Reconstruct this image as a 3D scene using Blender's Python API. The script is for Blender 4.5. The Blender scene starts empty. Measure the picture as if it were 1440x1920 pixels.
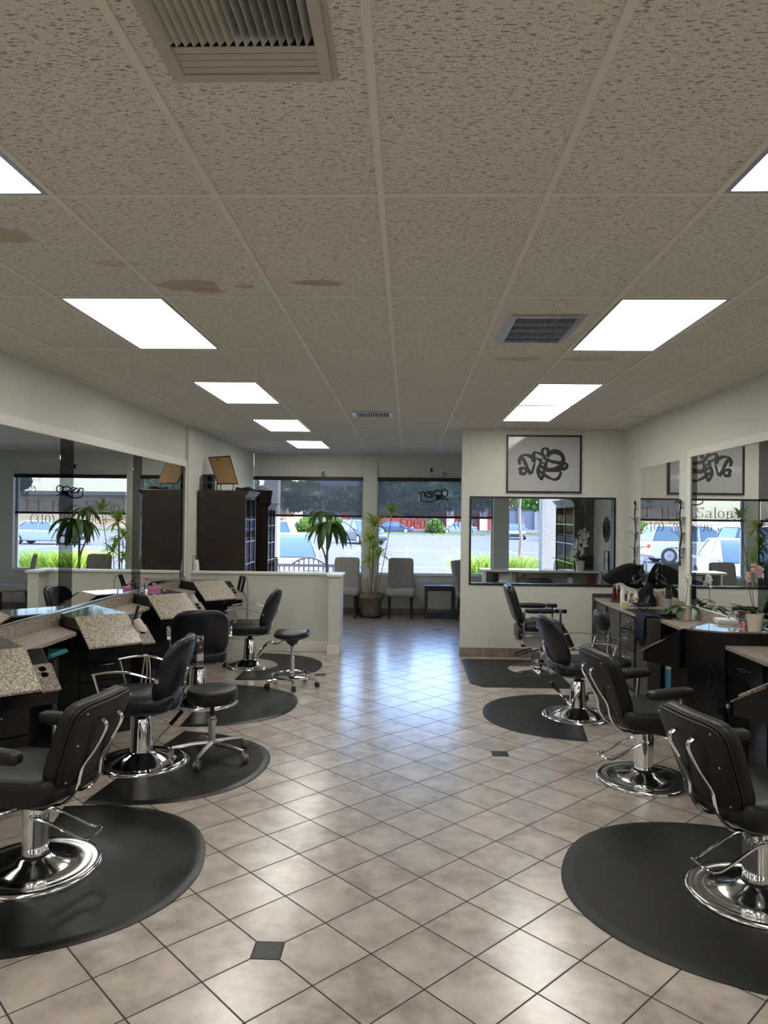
import bpy, bmesh, math, random
from math import sin, cos, pi, radians, sqrt, atan2
from mathutils import Vector, Matrix, noise
random.seed(7)
scene = bpy.context.scene
col = scene.collection
V = Vector

# ---------------------------------------------------------------- camera
FPX, YAW, PITCH, ROLL, CAMZ = 1346.67, -0.03272, 0.00762, 0.01185, 1.806
fw = V((sin(YAW) * cos(PITCH), cos(YAW) * cos(PITCH), sin(PITCH)))
rt0 = V((cos(YAW), -sin(YAW), 0)); up0 = rt0.cross(fw)
rt = cos(ROLL) * rt0 + sin(ROLL) * up0
up = -sin(ROLL) * rt0 + cos(ROLL) * up0
cd = bpy.data.cameras.new('camera'); cam = bpy.data.objects.new('camera', cd); col.objects.link(cam)
cam.matrix_world = Matrix(((rt.x, up.x, -fw.x, 0), (rt.y, up.y, -fw.y, 0), (rt.z, up.z, -fw.z, CAMZ), (0, 0, 0, 1)))
cd.sensor_fit = 'VERTICAL'; cd.sensor_height = 36; cd.lens = FPX / 1920 * 36
cd.clip_start = .05; cd.clip_end = 500
scene.camera = cam

def ray(u, v):
    return rt * ((u - 720) / FPX) + up * (-(v - 960) / FPX) + fw
def onz(u, v, z=0.0):
    d = ray(u, v); t = (z - CAMZ) / d.z; return V((d.x * t, d.y * t, z))
def ony(u, v, y):
    d = ray(u, v); t = y / d.y; return V((d.x * t, y, CAMZ + d.z * t))
def onx(u, v, x):
    d = ray(u, v); t = x / d.x; return V((x, d.y * t, CAMZ + d.z * t))

# ---------------------------------------------------------------- light, sky, exposure
vs = scene.view_settings
vs.view_transform = 'Standard'; vs.look = 'None'; vs.gamma = 1; vs.use_curve_mapping = False
vs.exposure = 1.28
PANEL = 4.4          # brightness of the ceiling light diffusers
w = bpy.data.worlds.new('world'); scene.world = w; w.use_nodes = True
nt = w.node_tree; bg = nt.nodes['Background']
sky = nt.nodes.new('ShaderNodeTexSky'); sky.sky_type = 'NISHITA'; sky.sun_disc = False
sky.sun_elevation = radians(52); sky.sun_rotation = radians(120); sky.air_density = 1.2; sky.dust_density = .6
vm = nt.nodes.new('ShaderNodeVectorMath'); vm.operation = 'MULTIPLY'; vm.inputs[1].default_value = (.86, .95, 1.2)
nt.links.new(sky.outputs[0], vm.inputs[0]); nt.links.new(vm.outputs[0], bg.inputs[0]); bg.inputs[1].default_value = 0.5
sd = bpy.data.lights.new('sun', 'SUN'); sd.energy = 5.8; sd.angle = radians(.6); sd.color = (1, .95, .88)
so = bpy.data.objects.new('sun', sd); col.objects.link(so); so.location = (20, 5, 30)
so.rotation_euler = V((.75, -.22, 1.15)).to_track_quat('Z', 'Y').to_euler()

# ---------------------------------------------------------------- helpers
class MB:
    def __init__(s): s.bm = bmesh.new(); s.T = Matrix.Identity(4)
    def v(s, p): return s.bm.verts.new(s.T @ V(p))
    def f(s, vs):
        try: return s.bm.faces.new(vs)
        except ValueError: return None
    def box(s, x0, x1, y0, y1, z0, z1):
        c = [s.v((x, y, z)) for z in (z0, z1) for x, y in ((x0, y0), (x1, y0), (x1, y1), (x0, y1))]
        for q in ((3, 2, 1, 0), (4, 5, 6, 7), (0, 1, 5, 4), (1, 2, 6, 5), (2, 3, 7, 6), (3, 0, 4, 7)): s.f([c[i] for i in q])
        return s
    def cbox(s, c, d, R=None):
        T = s.T.copy(); s.T = T @ Matrix.Translation(V(c)) @ (R.to_4x4() if R else Matrix.Identity(4))
        s.box(-d[0] / 2, d[0] / 2, -d[1] / 2, d[1] / 2, -d[2] / 2, d[2] / 2); s.T = T; return s
    def prism(s, poly, z0, z1, fn=None):
        fn = fn or (lambda x, y, z: (x, y, z))
        a = sum(poly[i][0] * poly[(i + 1) % len(poly)][1] - poly[(i + 1) % len(poly)][0] * poly[i][1] for i in range(len(poly)))
        if a < 0: poly = poly[::-1]
        lo = [s.v(fn(x, y, z0)) for x, y in poly]; hi = [s.v(fn(x, y, z1)) for x, y in poly]
        s.f(lo[::-1]); s.f(hi); n = len(poly)
        for i in range(n): s.f([lo[i], lo[(i + 1) % n], hi[(i + 1) % n], hi[i]])
        return s
    def lathe(s, prof, n=32, c=(0, 0, 0), ax=None):
        T = s.T.copy(); s.T = T @ Matrix.Translation(V(c))
        if ax is not None: s.T = s.T @ V((0, 0, 1)).rotation_difference(V(ax)).to_matrix().to_4x4()
        rings = []
        for r, z in prof:
            if r < 1e-6: rings.append([s.v((0, 0, z))])
            else: rings.append([s.v((r * cos(2 * pi * k / n), r * sin(2 * pi * k / n), z)) for k in range(n)])
        for a, b in zip(rings, rings[1:]):
            for k in range(n):
                k2 = (k + 1) % n
                if len(a) == 1 and len(b) > 1: s.f([a[0], b[k2], b[k]])
                elif len(b) == 1 and len(a) > 1: s.f([a[k], a[k2], b[0]])
                elif len(a) > 1: s.f([a[k], a[k2], b[k2], b[k]])
        if len(rings[0]) > 1: s.f(rings[0][::-1])
        if len(rings[-1]) > 1: s.f(rings[-1])
        s.T = T; return s
    def cyl(s, p0, p1, r0, r1=None, n=16):
        p0 = V(p0); p1 = V(p1); d = p1 - p0
        return s.lathe([(r0, 0), (r0 if r1 is None else r1, d.length)], n, p0, d.normalized())
    def ball(s, c, r, n=12, sc=(1, 1, 1)):
        T = s.T.copy(); s.T = T @ Matrix.Translation(V(c)) @ Matrix.Diagonal((*sc, 1))
        s.lathe([(r * sin(pi * k / (n // 2 + 1)), -r * cos(pi * k / (n // 2 + 1))) for k in range(n // 2 + 2)], n); s.T = T; return s
    def tube(s, pts, r, n=8, flat=1.0, closed=False, side=None):
        pts = [V(p) for p in pts]; m = len(pts); rings = []; N = None
        for i, p in enumerate(pts):
            a = pts[i - 1] if i or closed else p; b = pts[(i + 1) % m] if i < m - 1 or closed else p
            t = (b - a).normalized() if (b - a).length > 1e-9 else V((0, 0, 1))
            if N is None:
                N = V(side) if side else (V((0, 0, 1)) if abs(t.z) < .9 else V((1, 0, 0)))
            N = (N - t * N.dot(t)).normalized(); B = t.cross(N)
            rr = r[i] if isinstance(r, (list, tuple)) else r
            rings.append([s.v(p + N * (rr * cos(2 * pi * k / n)) + B * (rr * flat * sin(2 * pi * k / n))) for k in range(n)])
        for i in range(m if closed else m - 1):
            a = rings[i]; b = rings[(i + 1) % m]
            for k in range(n): s.f([a[k], a[(k + 1) % n], b[(k + 1) % n], b[k]])
        if not closed: s.f(rings[0][::-1]); s.f(rings[-1])
        return s
    def pad(s, w, h, t, fn, corner=5, edge=3, N=9):
        """closed cushion; fn maps (a, b, c) = across, along, through to a point"""
        S = [sin(pi / 2 * (-1 + 2 * i / (2 * N))) for i in range(2 * N + 1)]
        g = {}
        for side in (1, -1):
            for i, u in enumerate(S):
                for j, q in enumerate(S):
                    m = max(abs(u), abs(q))
                    rim = m > 1 - 1e-9
                    if rim and side < 0: g[(side, i, j)] = g[(1, i, j)]; continue
                    nn = (abs(u) ** corner + abs(q) ** corner) ** (1 / corner) if m > 1e-9 else 1
                    k = m / nn if m > 1e-9 else 1
                    z = 0 if rim else side * t / 2 * (1 - m ** edge) ** (1 / edge)
                    g[(side, i, j)] = s.v(fn(u * k * w / 2, q * k * h / 2, z))
            for i in range(2 * N):
                for j in range(2 * N):
                    q = [g[(side, i, j)], g[(side, i + 1, j)], g[(side, i + 1, j + 1)], g[(side, i, j + 1)]]
                    s.f(q if side > 0 else q[::-1])
        return s
    def leaf(s, p, d, L, W, droop=.5, fold=.15, seg=6, upv=(0, 0, 1)):
        p = V(p); d = V(d).normalized(); pr = []
        side = d.cross(V(upv))
        if side.length < 1e-3: side = V((1, 0, 0))
        side.normalize()
        for i in range(seg + 1):
            t = i / seg
            ww = W / 2 * (sin(pi * min(1, t * .9 + .08)) ** .7) * (1 if t < 1 else 0)
            nrm = side.cross(d)
            pr.append([s.v(p - side * ww + nrm * fold * ww), s.v(p), s.v(p + side * ww + nrm * fold * ww)])
            d = (d + V((0, 0, -droop / seg))).normalized()
            p = p + d * (L / seg)
        for a, b in zip(pr, pr[1:]):
            s.f([a[0], a[1], b[1], b[0]]); s.f([a[1], a[2], b[2], b[1]])
        return s
    def build(s, name, mat, parent=None, bevel=0, smooth=True, seg=2, ang=35, loc=None, weld=False):
        if weld: bmesh.ops.remove_doubles(s.bm, verts=s.bm.verts, dist=1e-5)
        me = bpy.data.meshes.new(name); s.bm.to_mesh(me); s.bm.free(); me.materials.append(mat)
        if smooth:
            me.shade_smooth(); me.set_sharp_from_angle(angle=radians(ang))
        o = bpy.data.objects.new(name, me); col.objects.link(o)
        if parent: o.parent = parent
        if loc: o.location = loc
        if bevel:
            b = o.modifiers.new('b', 'BEVEL'); b.width = bevel; b.segments = seg; b.limit_method = 'ANGLE'; b.angle_limit = radians(40)
            b.harden_normals = True
        return o

def smooth(pts, n=6, closed=False):
    pts = [V(p) for p in pts]; out = []; m = len(pts)
    for i in range(m if closed else m - 1):
        p0 = pts[(i - 1) % m] if closed or i else pts[0]; p1 = pts[i]; p2 = pts[(i + 1) % m]
        p3 = pts[(i + 2) % m] if closed or i + 2 < m else pts[-1]
        for k in range(n):
            t = k / n
            out.append(.5 * ((2 * p1) + (p2 - p0) * t + (2 * p0 - 5 * p1 + 4 * p2 - p3) * t * t + (3 * p1 - p0 - 3 * p2 + p3) * t ** 3))
    if not closed: out.append(pts[-1])
    return out
def tag(o, label, cat, group=None, kind=None):
    if label: o['label'] = label
    if cat: o['category'] = cat
    if group: o['group'] = group
    if kind: o['kind'] = kind
    return o
def thing(name, label, cat, loc=(0, 0, 0), rz=0, group=None):
    o = bpy.data.objects.new(name, None); o.empty_display_size = .1; col.objects.link(o)
    o.location = loc; o.rotation_euler = (0, 0, rz); return tag(o, label, cat, group)
def struct(o): o['kind'] = 'structure'; return o
def kids(o): return [c for c in bpy.data.objects if c.parent == o]
def dup(o, loc=None, rz=None, label=None, parent=None):
    c = o.copy(); col.objects.link(c)
    if parent: c.parent = parent
    if loc is not None: c.location = loc
    if rz is not None: c.rotation_euler = (0, 0, rz)
    if label: c['label'] = label
    for k in kids(o): dup(k, parent=c)
    return c
def lab(o, t): o['label'] = t; return o

# ---------------------------------------------------------------- materials
def mat(name, c, rough=.5, metal=0, spec=.5, coat=0, **kw):
    m = bpy.data.materials.new(name); m.use_nodes = True; b = m.node_tree.nodes['Principled BSDF']
    b.inputs['Base Color'].default_value = (*c, 1); b.inputs['Roughness'].default_value = rough
    b.inputs['Metallic'].default_value = metal; b.inputs['Specular IOR Level'].default_value = spec
    b.inputs['Coat Weight'].default_value = coat; b.inputs['Coat Roughness'].default_value = .08
    for k, v_ in kw.items(): b.inputs[k].default_value = v_
    m.diffuse_color = (*c, 1)
    return m
def N(m, t, **kw):
    n = m.node_tree.nodes.new(t)
    for k, v_ in kw.items(): setattr(n, k, v_)
    return n
def Lk(m, a, b): m.node_tree.links.new(a, b)
def bs(m): return m.node_tree.nodes['Principled BSDF']
def math_(m, op, a, b=None, c=None):
    n = N(m, 'ShaderNodeMath', operation=op)
    for i, x in enumerate((a, b, c)):
        if x is None: continue
        if isinstance(x, (int, float)): n.inputs[i].default_value = x
        else: Lk(m, x, n.inputs[i])
    return n.outputs[0]
def mixc(m, fac, a, b):
    n = N(m, 'ShaderNodeMix', data_type='RGBA')
    for s_, x in ((n.inputs['Factor'], fac), (n.inputs['A'], a), (n.inputs['B'], b)):
        pass
    for idx, x in ((0, fac), (6, a), (7, b)):
        if isinstance(x, (int, float)): n.inputs[idx].default_value = x
        elif isinstance(x, tuple): n.inputs[idx].default_value = (*x, 1)
        else: Lk(m, x, n.inputs[idx])
    return n.outputs[2]
def noise_(m, vec, scale, detail=3, rough=.5, dist=0):
    n = N(m, 'ShaderNodeTexNoise'); n.inputs['Scale'].default_value = scale; n.inputs['Detail'].default_value = detail
    n.inputs['Roughness'].default_value = rough; n.inputs['Distortion'].default_value = dist
    if vec is not None: Lk(m, vec, n.inputs['Vector'])
    return n.outputs['Fac']
def ramp(m, fac, stops):
    n = N(m, 'ShaderNodeValToRGB'); e = n.color_ramp.elements
    while len(e) < len(stops): e.new(.5)
    for k, (p, c) in enumerate(stops): e[k].position = p; e[k].color = (*c, 1)
    Lk(m, fac, n.inputs[0]); return n.outputs[0]
def mapr(m, x, a, b, c=0., d=1.):
    n = N(m, 'ShaderNodeMapRange'); n.inputs[1].default_value = a; n.inputs[2].default_value = b
    n.inputs[3].default_value = c; n.inputs[4].default_value = d; Lk(m, x, n.inputs[0]); return n.outputs[0]
def coord(m, kind='Object', scale=None):
    t = N(m, 'ShaderNodeTexCoord').outputs[kind]
    if scale:
        mp = N(m, 'ShaderNodeMapping'); mp.inputs['Scale'].default_value = scale; Lk(m, t, mp.inputs[0]); return mp.outputs[0]
    return t
def bump(m, h, strength=.3, dist=.01):
    n = N(m, 'ShaderNodeBump'); n.inputs['Strength'].default_value = strength; n.inputs['Distance'].default_value = dist
    Lk(m, h, n.inputs['Height']); Lk(m, n.outputs[0], bs(m).inputs['Normal'])

M = {}
# painted plaster
def paint(name, c, rough=.55):
    m = mat(name, c, rough); g = coord(m)
    n = noise_(m, g, 1.3, 4); Lk(m, mixc(m, mapr(m, n, .3, .7), tuple(x * .95 for x in c), tuple(min(1, x * 1.03) for x in c)), bs(m).inputs['Base Color'])
    bump(m, noise_(m, g, 160, 2), .06, .002); return m
M['wall'] = paint('wall_paint', (.65, .655, .595))
M['trimw'] = paint('white_trim', (.76, .75, .70), .4)
M['chrome'] = mat('chrome', (.82, .82, .84), .07, 1)
M['steel'] = mat('polished_steel', (.62, .62, .62), .13, 1)
M['alu'] = mat('brushed_aluminium', (.62, .62, .63), .3, 1)
M['blackplastic'] = mat('black_plastic', (.012, .012, .014), .35)
M['blackmetal'] = mat('black_metal', (.02, .02, .022), .4, .3)
# vinyl upholstery
m = mat('black_vinyl', (.009, .010, .014), .34, spec=.42); bump(m, noise_(m, coord(m), 220, 3), .08, .002); M['vinyl'] = m
m = mat('worn_black_vinyl', (.011, .0105, .011), .42, spec=.36); bump(m, noise_(m, coord(m), 180, 3), .1, .002); M['vinyl2'] = m
M['blackback'] = mat('back_shell', (.013, .012, .012), .5, spec=.3)
# floor mats
m = mat('rubber_mat', (.018, .018, .018), .3, spec=.4); g = coord(m)
n = noise_(m, g, 2.3, 5); Lk(m, mapr(m, n, .35, .65, .29, .42), bs(m).inputs['Roughness'])
Lk(m, mixc(m, mapr(m, noise_(m, g, 5, 6, .7), .45, .75), (.006, .006, .006), (.013, .0125, .011)), bs(m).inputs['Base Color']); bump(m, noise_(m, g, 3.0, 2), .25, .02); M['mat1'] = m
m = mat('matte_rubber_mat', (.03, .03, .031), .5, spec=.28); g = coord(m)
Lk(m, mixc(m, mapr(m, noise_(m, g, 3, 6, .7), .4, .7), (.017, .017, .018), (.026, .0255, .0255)), bs(m).inputs['Base Color']); M['mat2'] = m
# speckled laminate
def granite(name, a, b, c, rough=.3):
    m = mat(name, b, rough); g = coord(m)
    vo = N(m, 'ShaderNodeTexVoronoi'); vo.inputs['Scale'].default_value = 210; Lk(m, g, vo.inputs['Vector'])
    sp = N(m, 'ShaderNodeSeparateColor'); Lk(m, vo.outputs['Color'], sp.inputs[0])
    c1 = ramp(m, sp.outputs[0], [(0, a), (.28, a), (.34, b), (.72, b), (.8, c), (1, c)])
    Lk(m, c1, bs(m).inputs['Base Color']); return m
M['granite'] = granite('speckled_laminate', (.10, .075, .06), (.32, .27, .215), (.62, .56, .46), .32)
M['granite2'] = granite('dark_speckled_laminate', (.05, .035, .028), (.15, .12, .09), (.32, .27, .21), .5)
M['gcap'] = mat('smoked_glass_sheet', (.17, .16, .14), .03, spec=.8, coat=1)
m = mat('black_lacquer', (.007, .0065, .007), .2, spec=.35); bump(m, noise_(m, coord(m), 6, 2), .03, .01); M['lacquer'] = m
M['vanity'] = mat('charcoal_laminate', (.06, .058, .055), .3, spec=.4)
m = mat('dark_walnut', (.03, .014, .009), .35); g = coord(m, 'Object', (14, 14, 1.2))
Lk(m, ramp(m, noise_(m, g, 2.2, 5, .6, .6), [(.3, (.008, .005, .004)), (.55, (.018, .009, .0065)), (.8, (.03, .014, .009))]), bs(m).inputs['Base Color']); M['walnut'] = m
M['mirror'] = mat('mirror_silver', (.86, .88, .86), .005, 1)
M['smoke'] = mat('smoked_mirror', (.16, .165, .17), .01, 1)
def fabric(name, c, sc=260):
    m = mat(name, c, .9, spec=.15); g = coord(m)
    Lk(m, mixc(m, noise_(m, g, sc, 2), tuple(x * .7 for x in c), tuple(min(1, x * 1.25) for x in c)), bs(m).inputs['Base Color']); bump(m, noise_(m, g, sc, 2), .3, .003); return m
M['linen'] = fabric('grey_linen', (.34, .325, .315)); M['blackcloth'] = fabric('black_cloth', (.01, .011, .014)); M['navycloth'] = fabric('navy_towel', (.02, .028, .042))
M['darkoak'] = mat('dark_brown_wood', (.05, .032, .022), .4)
M['navywood'] = mat('navy_black_paint', (.013, .017, .03), .35)
M['white'] = mat('white_plastic', (.75, .75, .73), .35); M['ceramic'] = mat('cream_ceramic', (.7, .62, .52), .3, coat=.3)
m = mat('textured_pot', (.6, .6, .6), .4); vo = N(m, 'ShaderNodeTexVoronoi'); vo.inputs['Scale'].default_value = 70; Lk(m, coord(m), vo.inputs['Vector']); bump(m, vo.outputs['Distance'], .8, .01); M['wovenpot'] = m
m = mat('aged_terracotta', (.16, .125, .09), .75); Lk(m, ramp(m, noise_(m, coord(m), 9, 5), [(.3, (.10, .09, .065)), (.6, (.19, .15, .11)), (.8, (.26, .22, .17))]), bs(m).inputs['Base Color']); M['terra'] = m
M['saucer'] = mat('dark_saucer', (.03, .03, .03), .5)
def leafm(name, a, b, sc=14):
    m = mat(name, a, .45, spec=.4); Lk(m, mixc(m, noise_(m, coord(m), sc, 2), a, b), bs(m).inputs['Base Color'])
    p = bs(m); tr = N(m, 'ShaderNodeBsdfTranslucent'); tr.inputs[0].default_value = (*[min(1, x * 1.6) for x in b], 1)
    mx = N(m, 'ShaderNodeMixShader'); mx.inputs[0].default_value = .35; Lk(m, p.outputs[0], mx.inputs[1]); Lk(m, tr.outputs[0], mx.inputs[2])
    Lk(m, mx.outputs[0], m.node_tree.nodes['Material Output'].inputs[0]); return m
M['leafdark'] = leafm('dark_leaf', (.02, .06, .012), (.07, .13, .025))
M['leafvar'] = leafm('variegated_leaf', (.06, .16, .02), (.42, .5, .08), 60)
M['orchidleaf'] = leafm('orchid_leaf', (.02, .06, .018), (.05, .12, .03), 8)
M['grass'] = leafm('lime_grass', (.12, .26, .02), (.34, .42, .05), 4)
M['drygrass'] = leafm('dry_groundcover', (.3, .27, .09), (.48, .42, .17), 4)
M['tree'] = leafm('tree_foliage', (.025, .045, .018), (.07, .105, .035), 1.2)
M['treebright'] = leafm('bright_foliage', (.03, .10, .02), (.13, .27, .05), 1.5)
M['hedge'] = leafm('hedge_foliage', (.045, .10, .02), (.17, .25, .05), 3)
M['petal'] = leafm('white_petal', (.75, .73, .66), (.85, .83, .76)); M['pinkpetal'] = leafm('pink_petal', (.72, .35, .36), (.85, .6, .55)); M['magenta'] = leafm('magenta_petal', (.16, .01, .05), (.3, .04, .12))
m = mat('cane', (.23, .17, .11), .8); Lk(m, ramp(m, noise_(m, coord(m, 'Object', (1, 1, 60)), 1, 2), [(.35, (.13, .10, .07)), (.6, (.30, .23, .16))]), bs(m).inputs['Base Color']); M['cane'] = m
M['canecut'] = mat('pale_cane', (.42, .26, .16), .7)
M['soil'] = mat('soil', (.03, .02, .014), .95)
# glass: mostly clear sheet with a surface reflection
def sheet(name, tint, refl, rough=.0):
    m = bpy.data.materials.new(name); m.use_nodes = True; ntr = m.node_tree; ntr.nodes.remove(ntr.nodes['Principled BSDF'])
    t = ntr.nodes.new('ShaderNodeBsdfTransparent'); t.inputs[0].default_value = (*tint, 1)
    g = ntr.nodes.new('ShaderNodeBsdfGlossy'); g.inputs['Roughness'].default_value = rough; fr = ntr.nodes.new('ShaderNodeFresnel'); fr.inputs[0].default_value = refl
    mx = ntr.nodes.new('ShaderNodeMixShader'); ntr.links.new(fr.outputs[0], mx.inputs[0]); ntr.links.new(t.outputs[0], mx.inputs[1]); ntr.links.new(g.outputs[0], mx.inputs[2])
    ntr.links.new(mx.outputs[0], ntr.nodes['Material Output'].inputs[0]); return m
M['pane'] = sheet('window_glass', (.96, .96, .96), 1.3); M['pane2'] = sheet('clear_glass', (.95, .96, .96), 1.45)
M['cabglass'] = sheet('cabinet_glass', (.93, .94, .94), 1.01)
for n_ in [x for x in M['cabglass'].node_tree.nodes if x.type == 'MIX_SHADER']:
    M['cabglass'].node_tree.links.remove(n_.inputs[0].links[0]); n_.inputs[0].default_value = .05
M['clearplastic'] = sheet('clear_plastic', (.8, .82, .82), 1.5, .1)
# solar screen fabric of the roller blinds
m = bpy.data.materials.new('solar_screen'); m.use_nodes = True; ntr = m.node_tree; ntr.nodes.remove(ntr.nodes['Principled BSDF'])
t = ntr.nodes.new('ShaderNodeBsdfTransparent'); t.inputs[0].default_value = (1, 1, 1, 1); d = ntr.nodes.new('ShaderNodeBsdfDiffuse'); d.inputs[0].default_value = (.05, .05, .052, 1)
tl = ntr.nodes.new('ShaderNodeBsdfTranslucent'); tl.inputs[0].default_value = (.085, .08, .08, 1); ad = ntr.nodes.new('ShaderNodeAddShader'); ntr.links.new(d.outputs[0], ad.inputs[0]); ntr.links.new(tl.outputs[0], ad.inputs[1])
mx = ntr.nodes.new('ShaderNodeMixShader'); mx.inputs[0].default_value = .57; ntr.links.new(t.outputs[0], mx.inputs[1]); ntr.links.new(ad.outputs[0], mx.inputs[2]); ntr.links.new(mx.outputs[0], ntr.nodes['Material Output'].inputs[0]); M['screen'] = m

# floor tile
m = mat('floor_tile', (.4, .33, .27), .2); g = N(m, 'ShaderNodeNewGeometry').outputs['Position']
T = .30395; a45 = radians(45.035); FX, FY = .51527, 3.1981
def dotn(vec, d):
    n = N(m, 'ShaderNodeVectorMath', operation='DOT_PRODUCT'); Lk(m, vec, n.inputs[0]); n.inputs[1].default_value = d; return n.outputs['Value']
ea = (cos(a45), -sin(a45), 0); eb = (sin(a45), cos(a45), 0)
ta = math_(m, 'ADD', math_(m, 'MULTIPLY', dotn(g, ea), 1 / T), -(FX * ea[0] + FY * ea[1]) / T)
tb = math_(m, 'ADD', math_(m, 'MULTIPLY', dotn(g, eb), 1 / T), -(FX * eb[0] + FY * eb[1]) / T)
da = math_(m, 'ABSOLUTE', math_(m, 'SUBTRACT', math_(m, 'FRACT', ta), .5)); db = math_(m, 'ABSOLUTE', math_(m, 'SUBTRACT', math_(m, 'FRACT', tb), .5))
edge = math_(m, 'MAXIMUM', da, db)
grout = mapr(m, edge, .486, .491); lip = mapr(m, edge, .478, .4885)
cv = N(m, 'ShaderNodeCombineXYZ'); Lk(m, math_(m, 'FLOOR', ta), cv.inputs[0]); Lk(m, math_(m, 'FLOOR', tb), cv.inputs[1])
wn = N(m, 'ShaderNodeTexWhiteNoise', noise_dimensions='3D'); Lk(m, cv.outputs[0], wn.inputs['Vector'])
off = N(m, 'ShaderNodeVectorMath', operation='MULTIPLY_ADD'); Lk(m, wn.outputs['Color'], off.inputs[0]); off.inputs[1].default_value = (9, 9, 9); Lk(m, g, off.inputs[2])
nz = noise_(m, off.outputs[0], 5.5, 3, .5, 0)
nz = math_(m, 'ADD', math_(m, 'MULTIPLY', nz, .6), math_(m, 'MULTIPLY', noise_(m, off.outputs[0], 13, 4, .6), .4))
tc = mixc(m, mapr(m, nz, .37, .63), (.285, .24, .205), (.55, .485, .42))
tc = mixc(m, math_(m, 'MULTIPLY', wn.outputs['Value'], .25), tc, (.56, .50, .435))
Lk(m, mixc(m, grout, tc, (.04, .028, .022)), bs(m).inputs['Base Color'])
rg = math_(m, 'ADD', mapr(m, nz, .3, .7, .29, .36), math_(m, 'MULTIPLY', grout, .5)); Lk(m, rg, bs(m).inputs['Roughness'])
bs(m).inputs['Specular IOR Level'].default_value = .6; Lk(m, math_(m, 'SUBTRACT', .75, math_(m, 'MULTIPLY', grout, .75)), bs(m).inputs['Coat Weight']); bs(m).inputs['Coat Roughness'].default_value = .20; bs(m).inputs['Coat IOR'].default_value = 1.65
hh = math_(m, 'SUBTRACT', math_(m, 'MULTIPLY', noise_(m, g, 25, 2), .12), lip); bump(m, hh, .35, .0025)
M['floor'] = m

# ceiling tile with fissures and brown water stains
m = mat('ceiling_tile', (.5, .48, .44), .9, spec=.2); g = N(m, 'ShaderNodeNewGeometry').outputs['Position']
mp = N(m, 'ShaderNodeMapping'); mp.inputs['Scale'].default_value = (42, 150, 1); Lk(m, g, mp.inputs[0])
fis = mapr(m, noise_(m, mp.outputs[0], 1, 3, .55, .5), .585, .62)
mp2 = N(m, 'ShaderNodeMapping'); mp2.inputs['Scale'].default_value = (170, 300, 1); Lk(m, g, mp2.inputs[0])
fin = mapr(m, noise_(m, mp2.outputs[0], 1, 2, .5), .60, .68)
hol = math_(m, 'MAXIMUM', fis, math_(m, 'MULTIPLY', fin, .6))
cc = mixc(m, hol, mixc(m, noise_(m, g, .9, 3), (.76, .735, .665), (.83, .805, .735)), (.36, .33, .285))
sx = N(m, 'ShaderNodeSeparateXYZ'); Lk(m, g, sx.inputs[0]); wob = noise_(m, g, 7, 3, .6)
for u, v, rx, ry, st in ((358, 536, .17, .10, .55), (385, 546, .10, .05, .5), (462, 537, .06, .03, .5), (597, 531, .14, .05, .6), (2, 440, .12, .09, .5), (218, 494, .1, .04, .3), (973, 673, .17, .08, .4), (1105, 673, .2, .08, .3), (1207, 781, .22, .08, .3), (812, 795, .2, .08, .2)):
    c = onz(u, v, 2.993)
    ex = math_(m, 'DIVIDE', math_(m, 'SUBTRACT', sx.outputs[0], c.x), rx); ey = math_(m, 'DIVIDE', math_(m, 'SUBTRACT', sx.outputs[1], c.y), ry)
    r2 = math_(m, 'SQRT', math_(m, 'ADD', math_(m, 'MULTIPLY', ex, ex), math_(m, 'MULTIPLY', ey, ey)))
    rr = math_(m, 'ADD', r2, math_(m, 'MULTIPLY', math_(m, 'SUBTRACT', wob, .5), 1.6))
    cc = mixc(m, math_(m, 'MULTIPLY', mapr(m, rr, 1.05, .8), st), cc, (.40, .27, .17))
Lk(m, cc, bs(m).inputs['Base Color']); bump(m, math_(m, 'SUBTRACT', 1., hol), .7, .004); M['ceil'] = m
M['tbar'] = mat('painted_steel_grid', (.80, .77, .70), .5)
# ceiling light diffuser: prismatic acrylic, brighter over the two tubes
m = bpy.data.materials.new('light_diffuser'); m.use_nodes = True; ntr = m.node_tree; ntr.nodes.remove(ntr.nodes['Principled BSDF'])
e = ntr.nodes.new('ShaderNodeEmission'); g = coord(m); sx = N(m, 'ShaderNodeSeparateXYZ'); Lk(m, g, sx.inputs[0])
bx = math_(m, 'COSINE', math_(m, 'MULTIPLY', sx.outputs[0], 2 * pi / .19)); st = math_(m, 'MULTIPLY', math_(m, 'ADD', math_(m, 'MULTIPLY', bx, .10), .9), PANEL)
pr = math_(m, 'SINE', math_(m, 'MULTIPLY', sx.outputs[0], 420)); st = math_(m, 'MULTIPLY', st, math_(m, 'ADD', math_(m, 'MULTIPLY', pr, .03), 1.))
Lk(m, st, e.inputs[1]); e.inputs[0].default_value = (1, .965, .9, 1); ntr.links.new(e.outputs[0], ntr.nodes['Material Output'].inputs[0]); M['diffuser'] = m
m = mat('baseboard_tile', (.2, .155, .13), .35); M['basetile'] = m; Lk(m, ramp(m, noise_(m, coord(m), 6, 3), [(.3, (.16, .12, .10)), (.7, (.27, .215, .18))]), bs(m).inputs['Base Color'])
M['shade_black'] = mat('painted_hollow_shade', (.004, .004, .004), 1, spec=0)  # flat black colour that stands in for shade inside openings
M['grout'] = mat('grout', (.06, .045, .04), .9)
M['inlay'] = mat('charcoal_tile', (.02, .022, .024), .35, spec=.35)

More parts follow.
